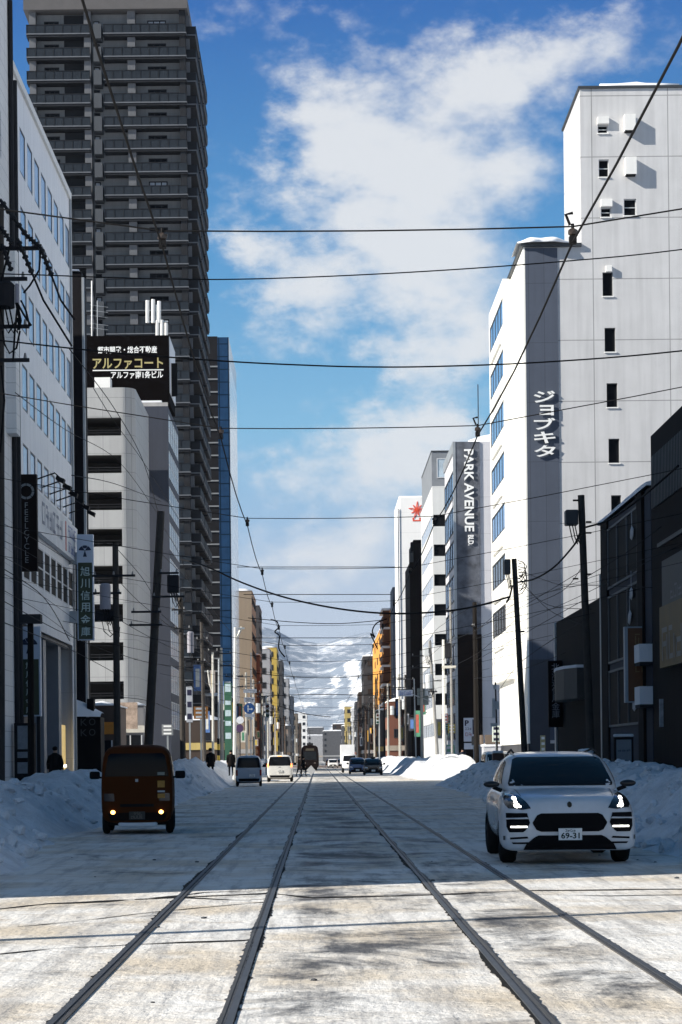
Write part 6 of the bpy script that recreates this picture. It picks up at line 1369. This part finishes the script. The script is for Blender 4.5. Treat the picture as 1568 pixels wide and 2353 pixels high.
b = MB(); b.tube([P(1190, 1452, 106), P(1206, 1451, 106)], .05); b.build('bracket', DARKM, RP2)
pole('utility_pole', 'black utility pole overlapping the grey stone strip with the english lettering', 1096, 1760, 1091, 1384, 152, .2, M('black_pole', (.014, .012, .011)), arms=((1440, 1082, 1093, 0),))
RP4 = pole('utility_pole', 'pale leaning utility pole with a white boxed unit in front of the striped office', 1007, 1758, 988, 1472, 172, .15, M('grey_pole', (.3, .29, .27), .8, 0, .2), arms=((1590, 985, 1005, 0),))
xform(RP4, 974, 986, 1488, 1508, 171.8, M('pale_box', (.6, .62, .62), .5, 0, .1), False, 'boxed_unit'); xform(RP4, 978, 994, 1552, 1582, 171.6, M('pale_box', (.6, .62, .62)), True)
t = pole('street_light', 'white street light pole with short arms on the right kerb before the striped office', 1021, 1765, 1019, 1470, 150, .11, M('white_pole', (.75, .74, .70)), cat='street light')
b = MB(); b.box(*sorted((P(1000, 1, 150).x, P(1032, 1, 150).x)), 149.85, 150.0, P(1019, 1536, 150).z, P(1019, 1530, 150).z); b.build('crossarm', PALEPOLE, t)
t = pole('lamp_post', 'tall pale lamp post with a hanging dark lantern in front of the striped office', 1040, 1765, 1035, 1350, 158, .1, M('grey_pole', (.3, .29, .27)), cat='lamp post')
xform(t, 1022, 1036, 1478, 1512, 157.8, DKT, False, 'lantern')
t = pole('sign_post', 'dark signal post crowded with small fittings left of the pale white corner building', 1144, 1760, 1139, 1568, 128, .06, DARKM, cat='post')
for (ua, ub, va, vb) in ((1131, 1138, 1605, 1650), (1138, 1147, 1612, 1630), (1128, 1142, 1662, 1670), (1134, 1141, 1575, 1584)):
    xa, za = XZ(ua, va, 127.9); xb, zb = XZ(ub, vb, 127.9); b = MB(); b.box(xa, xb, 127.8, 127.95, zb, za); b.build('fitting', STEEL, t)
t = thing('litter_bin', 'brown square bin on the right snow bank left of the white car roof', 'bin', P(1146, 1752, 100.)); xa, za = XZ(1133, 1731, 100.); xb, zb = XZ(1159, 1751, 100.); b = MB(); b.box(xa, xb, 100, 100.5, zb - .6, za); b.build('case', M('brown_bin', (.10, .04, .025), .5, 0, .2), t, bevel=.04); b = MB(); b.box(xa + .02, xb - .02, 99.98, 100.48, za + .002, za + .12); b.build('snow', SNOW, t, bevel=.04)
# small white car-shaped snow heap seen above the car roof
t = thing('snow_heap', 'clump of snow on a stake seen just above the white suv roof', 'snow clump', P(1340, 1740, 60.)); b = MB(); p = P(1347, 1727, 60.); b.blob(p, (.22, .15, .09), 0, 3, .5); b.build('clump', SNOW, t, smooth=True); b = MB(); b.cyl((p.x, 60, 0), p, .03, n=5); b.build('stake', DARKM, t)
ss = pole('street_name_sign', 'white street name plate with blue characters on an arm over the far right kerb', 957, 1760, 952, 1560, 190, .07, STEEL, cat='road sign')
xa, za = XZ(915, 1586, 190.); xb, zb = XZ(949, 1600, 190.); b = MB(); b.box(xa, xb, 189.9, 189.95, zb, za); b.build('plate', M('white_blue_plate', (.6, .63, .7), .5), ss); b = MB(); scribble(b, ((xa + xb) / 2, 189.88, (za + zb) / 2), (1, 0, 0), (0, 0, 1), (xb - xa) * .85, (za - zb) * .6, 5); b.build('lettering', M('blue_lettering', (.05, .12, .4)), ss)
xa, za = XZ(959, 1582, 190.); xb, zb = XZ(986, 1620, 190.); b = MB(); b.box(xa, xb, 190.1, 190.16, zb, za); b.build('sign_back', M('sign_back_grey', (.2, .23, .22), .5, .2, .15), ss, bevel=.04); b = MB(); b.cyl(P(949, 1596, 190), P(990, 1612, 190), .05, n=6); b.build('arm', STEEL, ss)
for (u0, u1, va, vb, Y, c, nm, lab) in ((1016, 1030, 1640, 1662, 186, (.6, .2, .18), 'shop_sign', 'faded red shop sign beside the white street light pole'), (1030, 1047, 1664, 1685, 188, (.5, .36, .05), 'shop_sign', 'yellow shop sign left of the parking board'), (1017, 1034, 1662, 1678, 189, (.3, .55, .5), 'shop_sign', 'pale green shop sign under the faded red sign'), (1023, 1046, 1712, 1750, 190, (.25, .55, .33), 'shop_sign', 'green and white shop panel behind the right snow bank'), (1132, 1150, 1668, 1705, 140, (.62, .68, .62), 'shop_sign', 'white lit shop sign between the parking board and the white corner building'), (1243, 1254, 1690, 1728, 125, (.45, .4, .2), 'shop_sign', 'pale yellow standing sign before the grey strip of the white corner building'), (428, 443, 1578, 1660, 150, (.42, .44, .48), 'shop_sign', 'tall white vertical banner sign with dark characters right of the transformer pole'), (445, 478, 1624, 1652, 175, (.5, .2, .04), 'shop_sign', 'orange shop sign band between dark poles on the left'), (372, 398, 1665, 1690, 150, (.2, .21, .22), 'shop_sign', 'pale boxed sign under the cables of the thick leaning pole')):
    xa, za = XZ(u0, va, Y); xb, zb = XZ(u1, vb, Y); t = thing(nm, lab, 'sign', ((xa + xb) / 2, Y, 0)); b = MB(); b.box(xa, xb, Y, Y + .25, zb, za); b.build('panel', M('sign_%d_%d' % (u0, va), c, .5, 0, .25, 2.5), t, bevel=.02)
    b = MB(); b.box((xa + xb) / 2 - .06, (xa + xb) / 2 + .06, Y + .05, Y + .17, 0, zb); b.build('post', STEEL, t)
    n = 3
    for k in range(n): b = MB(); z = zb + (za - zb) * (k + .5) / n; b.box(xa + .15 * (xb - xa), xb - .15 * (xb - xa), Y - .012, Y - .002, z - .08 * (za - zb), z + .08 * (za - zb)); b.build('stripe', LETW if c[2] < .4 else M('navy_lettering', (.02, .02, .05)), t)
# far poles along both kerbs, one of each kind copied down the street
def farpole(label, m, h, r, box, group):
    t = thing('utility_pole', label, 'utility pole', (0, 0, 0), group)
    b = MB(); b.cyl((0, 0, -.1), (0, 0, h), r, r * .75, 8); b.build('shaft', m, t)
    for z in (h - .5, h - 1.6):
        b = MB(); b.box(-.9, .9, -r - .1, -r, z - .05, z + .05); ca = b.build('crossarm', DARKM, t)
        for x in (-.8, 0, .8): b = MB(); b.cyl((x, -r - .05, z + .05), (x, -r - .05, z + .22), .05, .03, 6); b.build('insulator', M('insulator_ceramic', (.25, .25, .25)), ca)
    if box: b = MB(); b.cyl((.55, 0, h - 4.2), (.55, 0, h - 3.), .28, n=12); b.build('transformer', M('pale_box', (.6, .62, .62)), t)
    return t
rnd = random.Random(3)
for side, X, g in ((-1, -8.3, 'utility poles receding down the left kerb'), (1, 9.3, 'utility poles receding down the right kerb')):
    A = farpole('sunlit concrete utility pole, one of the row receding down the %s kerb beyond the crossing' % ('left' if side < 0 else 'right'), M('sunlit_concrete_pole', (.42, .40, .35), .8, 0, .2), 11.5, .16, True, g)
    B = farpole('dark utility pole, one of the row receding down the %s kerb beyond the crossing' % ('left' if side < 0 else 'right'), M('dark_concrete_pole', (.055, .048, .042)), 10.5, .15, False, g)
    y = 182 + (8 if side > 0 else 0); i = 0
    fa = fb_ = False
    while y < 700:
        src = A if i % 3 != 1 else B; first = (src is A and not fa) or (src is B and not fb_)
        loc = (X + rnd.uniform(-.5, .5), y, 0); o = src if first else copy_tree(src, loc, rnd.uniform(-.3, .3))
        o.location = loc
        if src is A: fa = True
        else: fb_ = True
        y += rnd.uniform(15, 24) * (1 + y / 700); i += 1
# street-light stems, banners and hanging shop signs down the street
rnd = random.Random(13)
cols_ = [(.6, .6, .6), (.5, .12, .08), (.1, .2, .45), (.6, .45, .1), (.1, .3, .18), (.05, .05, .06), (.35, .3, .27), (.7, .68, .6)]
nm_ = ['white', 'red', 'blue', 'yellow', 'green', 'black', 'brown', 'cream']
for side in (-1, 1):
    for i in range(26):
        y = 200 + i * 15 + rnd.uniform(-4, 4); k = rnd.randrange(8); w, h = rnd.uniform(.5, .9), rnd.uniform(1.2, 3.2); z = rnd.uniform(3.2, 9)
        x = (-12.0 if side < 0 else 12.2) - side * 0.0
        t = thing('hanging_sign', '%s shop sign hanging from the facades far down the %s side of the street' % (nm_[k], 'left' if side < 0 else 'right'), 'sign', (x, y, z), 'shop signs hanging along the far %s facades' % ('left' if side < 0 else 'right'))
        xo = (x, x + w) if side < 0 else (x - w, x); b = MB(); b.box(xo[0], xo[1], y, y + .3, z, z + h); b.build('panel', M('hang_%s' % nm_[k], cols_[k], .5, 0, .3, 2.), t)
        b = MB(); b.box(xo[0] + w * .25, xo[1] - w * .25, y - .012, y - .002, z + h * .15, z + h * .85); b.build('stripe', M('hang_%s' % nm_[(k + 5) % 8], cols_[(k + 5) % 8], .5, 0, .3, 2.), t)
        b = MB(); b.box(*sorted((xo[0] if side < 0 else xo[1], x - side * -.8)), y + .1, y + .2, z + h - .3, z + h - .2); b.build('bracket', DARKM, t)
# ---------------------------------------------------------------- wires
def wire(label, pts, r, group, name='overhead_wire', cat='wire', sub=10, m=None):
    b = MB(); b.tube(pts, r, 5); o = b.build(name, m or CABLE, smooth=True, loc=pts[0]); return tag(o, label, cat, group)
def sag(a, c, s_, n=14):
    a, c = Vector(a), Vector(c); return [a + (c - a) * (i / n) - Vector((0, 0, s_ * 4 * (i / n) * (1 - i / n))) for i in range(n + 1)]
SPAN = [14.4, 23.0, 31.6, 40, 48.5, 57, 67, 78, 92, 108, 126, 148, 172, 200, 236]
for X, lab in ((-1.06, 'trolley wire running above the left tram track into the distance'), (1.83, 'trolley wire running above the right tram track from the upper right picture corner')):
    pts = [(X, -4, 5.28)]
    pts = [(X, -6, 5.2)] + [p for a, c in zip([6.] + SPAN, SPAN + [300.]) for p in [tuple(Vector((X, a + (c - a) * i / 4, 5.16 - .09 * math.sin(math.pi * i / 4)))) for i in range(4)]] + [(X, 300, 5.16)]
    wire(lab, pts, .0085 if X > 0 else .0075, 'trolley wires above the rails', 'trolley_wire')
    for i, y in enumerate(SPAN[:9]):
        h = thing('wire_hanger', 'small insulator hanger holding the %s trolley wire to a cross wire' % ('left' if X < 0 else 'right'), 'wire fitting', (X, y, 5.2), 'hangers on the trolley wires')
        b = MB(); b.box(X - .025, X + .025, y - .03, y + .03, 5.15, 5.2); b.build('clamp', BLACK, h)
        b = MB(); b.blob((X, y, 5.23), (.04, .03, .035), 0, 1, .2); b.build('insulator', M('brown_insulator', (.04, .03, .025), .3), h); b = MB(); b.cyl((X, y, 5.2), (X, y, 5.29), .012, n=5); b.build('rod', BLACK, h)
        if X > 0 and i < 2: b = MB(); b.tube([(X - .02, y, 5.28), (X - .05, y - .02, 5.35), (X + .0, y - .02, 5.36)], .012); b.build('hook', BLACK, h)
def tower_pole(label, x, y, h=9.):
    t = thing('wire_pole', label, 'pole', (x, y, 0), 'poles carrying the cross wires'); b = MB(); b.cyl((x, y, -.1), (x, y, h), .13, .1, 8); b.build('shaft', POLE, t); b = MB(); b.cyl((x, y, h), (x, y, h + .06), .12, n=8); b.build('cap', DARKM, t)
for i, y in enumerate(SPAN):
    zl, zr_ = 6.9, 7.0; xl, xr = -9.7, 10.6
    if y < 17: xl, xr = -11, 12
    pts = sag((xl, y, zl), (-1.06, y, 5.27), .06, 5)[:-1] + sag((-1.06, y, 5.27), (1.83, y, 5.27), .015, 4)[:-1] + sag((1.83, y, 5.27), (xr, y, zr_), .06, 5)
    wire('thin cross wire spanning the street between the trolley wires and the kerb poles', pts, .006 if y < 60 else .009, 'thin cross wires above the street', 'span_wire')
    if y < 60 and y > 13: tower_pole('dark kerb pole holding up one end of a cross wire', xl, y); tower_pole('dark kerb pole holding up one end of a cross wire', xr, y)
# thick service cables
def pxw(label, pts, Y, r, group=None, Y2=None, ext=None):
    n = len(pts); P3 = [P(u, v, Y + ((Y2 - Y) * i / (n - 1) if Y2 else 0)) for i, (u, v) in enumerate(pts)]
    # smooth by Catmull-Rom
    out_ = []
    for i in range(n - 1):
        p0, p1, p2, p3 = P3[max(i - 1, 0)], P3[i], P3[i + 1], P3[min(i + 2, n - 1)]
        for k in range(6):
            t_ = k / 6; out_.append(.5 * ((2 * p1) + (p2 - p0) * t_ + (2 * p0 - 5 * p1 + 4 * p2 - p3) * t_ ** 2 + (3 * p1 - p0 - 3 * p2 + p3) * t_ ** 3))
    out_.append(P3[-1])
    wire(label, out_, r, group, 'service_cable')
pxw('upper thick black cable crossing the sky from the left office to the right picture edge', [(-420, 622), (0, 629), (240, 637), (470, 642), (700, 637), (1000, 622), (1300, 600), (1568, 573), (2100, 500)], 42, .0135)
pxw('lower thick black cable crossing the sky in front of the billboard', [(-420, 735), (0, 782), (260, 810), (520, 830), (700, 839), (840, 843), (1000, 842), (1250, 832), (1568, 806), (2100, 740)], 42, .0165)
pxw('heavy sagging cable bundle swung across the street to the looped pole', [(415, 1285), (470, 1300), (560, 1340), (660, 1374), (780, 1399), (900, 1410), (1020, 1405), (1100, 1392), (1170, 1372)], 132, .055, Y2=106)
pxw('heavy cable bundle rising from the looped pole to the pole with the boxed unit', [(1192, 1338), (1230, 1330), (1275, 1302), (1320, 1252), (1338, 1222)], 106, .045, Y2=80)
pxw('heavy cable bundle from the boxed unit pole to the dark shop at the right edge', [(1346, 1212), (1400, 1195), (1455, 1158), (1500, 1122), (1560, 1070)], 80, .04, Y2=70)
G1 = 'thin cables strung between the left poles and facades'; G2 = 'thin cables strung between the right poles and facades'
LT = [((0, 1375), (150, 1455), (260, 1500)), ((0, 1425), (160, 1490), (265, 1545)), ((0, 1300), (100, 1370), (160, 1470)), ((35, 900), (150, 985), (275, 1060), (370, 1190)), ((160, 800), (262, 935), (330, 1060), (368, 1195)), ((215, 890), (265, 970), (330, 1060), (410, 1190)), ((165, 1090), (265, 1110), (370, 1150)), ((270, 1260), (330, 1330), (370, 1400)), ((270, 1330), (330, 1390), (420, 1460)), ((270, 1420), (340, 1460), (420, 1500)), ((370, 1200), (420, 1290), (465, 1432)), ((372, 1410), (420, 1450), (465, 1480)), ((270, 1500), (340, 1520), (420, 1530), (490, 1525)), ((420, 1480), (465, 1500), (540, 1530)), ((275, 1600), (345, 1610), (420, 1640)), ((370, 1270), (440, 1340), (530, 1450)), ((412, 1400), (440, 1460), (489, 1500)), ((420, 1560), (480, 1600), (545, 1610))]
for i, pts in enumerate(LT):
    Ya = 60 + 0 * i if pts[0][0] < 200 else 94 + (pts[0][0] - 270) * .25; pxw('thin black cable strung among the left poles and facades', [(p[0], p[1] + 2) for p in pts], max(58, Ya), .014 if pts[0][0] < 40 else .016, G1, Y2=max(62, 94 + (pts[-1][0] - 270) * .25))
for k in range(5): pxw('thin black cable strung among the left poles and facades', [(0, 1200 + 38 * k), (90, 1245 + 40 * k), (175, 1300 + 42 * k)], 70, .011, G1, Y2=104)
RT = [((1090, 1470), (1290, 1390), (1568, 1250)), ((1150, 1400), (1350, 1330), (1568, 1255)), ((1190, 1310), (1290, 1345), (1345, 1345), (1500, 1350)), ((1195, 1330), (1260, 1400), (1350, 1440)), ((1200, 1345), (1260, 1390), (1360, 1400)), ((1195, 1400), (1290, 1360), (1340, 1300)), ((1090, 1520), (1180, 1470), (1340, 1380)), ((1020, 1540), (1100, 1500), (1190, 1420)), ((990, 1480), (1090, 1450), (1190, 1360)), ((1020, 1480), (1100, 1445), (1180, 1390)), ((1095, 1445), (1190, 1400), (1340, 1310)), ((900, 1560), (960, 1530), (1020, 1480)), ((985, 1500), (1000, 1450), (1092, 1390)), ((1350, 1325), (1440, 1270), (1520, 1210)), ((1145, 1590), (1200, 1520), (1350, 1420)), ((1090, 1560), (1180, 1545), (1300, 1500))]
for pts in RT:
    f_ = lambda u: 80 + (1345 - u) * .24 if u < 1345 else 80 - (u - 1345) * .05
    pxw('thin black cable strung among the right poles and facades', list(pts), f_(pts[0][0]), .014, G2, Y2=f_(pts[-1][0]))
CW = [((545, 1303), (920, 1303)), ((560, 1366), (900, 1366)), ((570, 1420), (680, 1430), (780, 1433), (880, 1425)), ((580, 1466), (860, 1466)), ((590, 1548), (700, 1557), (800, 1556), (900, 1545)), ((600, 1600), (720, 1596), (860, 1598)), ((640, 1622), (700, 1640), (760, 1648))]
for i, pts in enumerate(CW): pxw('thin dark cross cable far down the street', list(pts), 70 + 16 * i, .013 + .003 * i, 'thin cross cables far down the street')
# bent feeder cables hanging from the cross wires
pxw('kinked feeder cable hanging between the cross wires above the left track', [(622, 1424), (636, 1428), (640, 1442), (632, 1452), (642, 1462), (641, 1490), (655, 1510)], 62, .022)
pxw('kinked feeder cable with a hook near the orange building', [(890, 1422), (866, 1432), (856, 1450), (862, 1465), (852, 1456), (862, 1478), (868, 1492)], 66, .022)
# ---------------------------------------------------------------- far air
hz = MB(); hz.box(-4500, 4500, -80, 7500, -1.2, 700); hz_m = bpy.data.materials.new('haze_air'); hz_m.use_nodes = True
_t = hz_m.node_tree; _t.nodes.clear(); _o = _t.nodes.new('ShaderNodeOutputMaterial'); _v = _t.nodes.new('ShaderNodeVolumePrincipled'); _v.inputs['Color'].default_value = (.6, .76, 1, 1); _v.inputs['Density'].default_value = .00004; _v.inputs['Anisotropy'].default_value = .0
_t.links.new(_v.outputs[0], _o.inputs['Volume'])
tag(hz.build('haze', hz_m), kind='stuff')
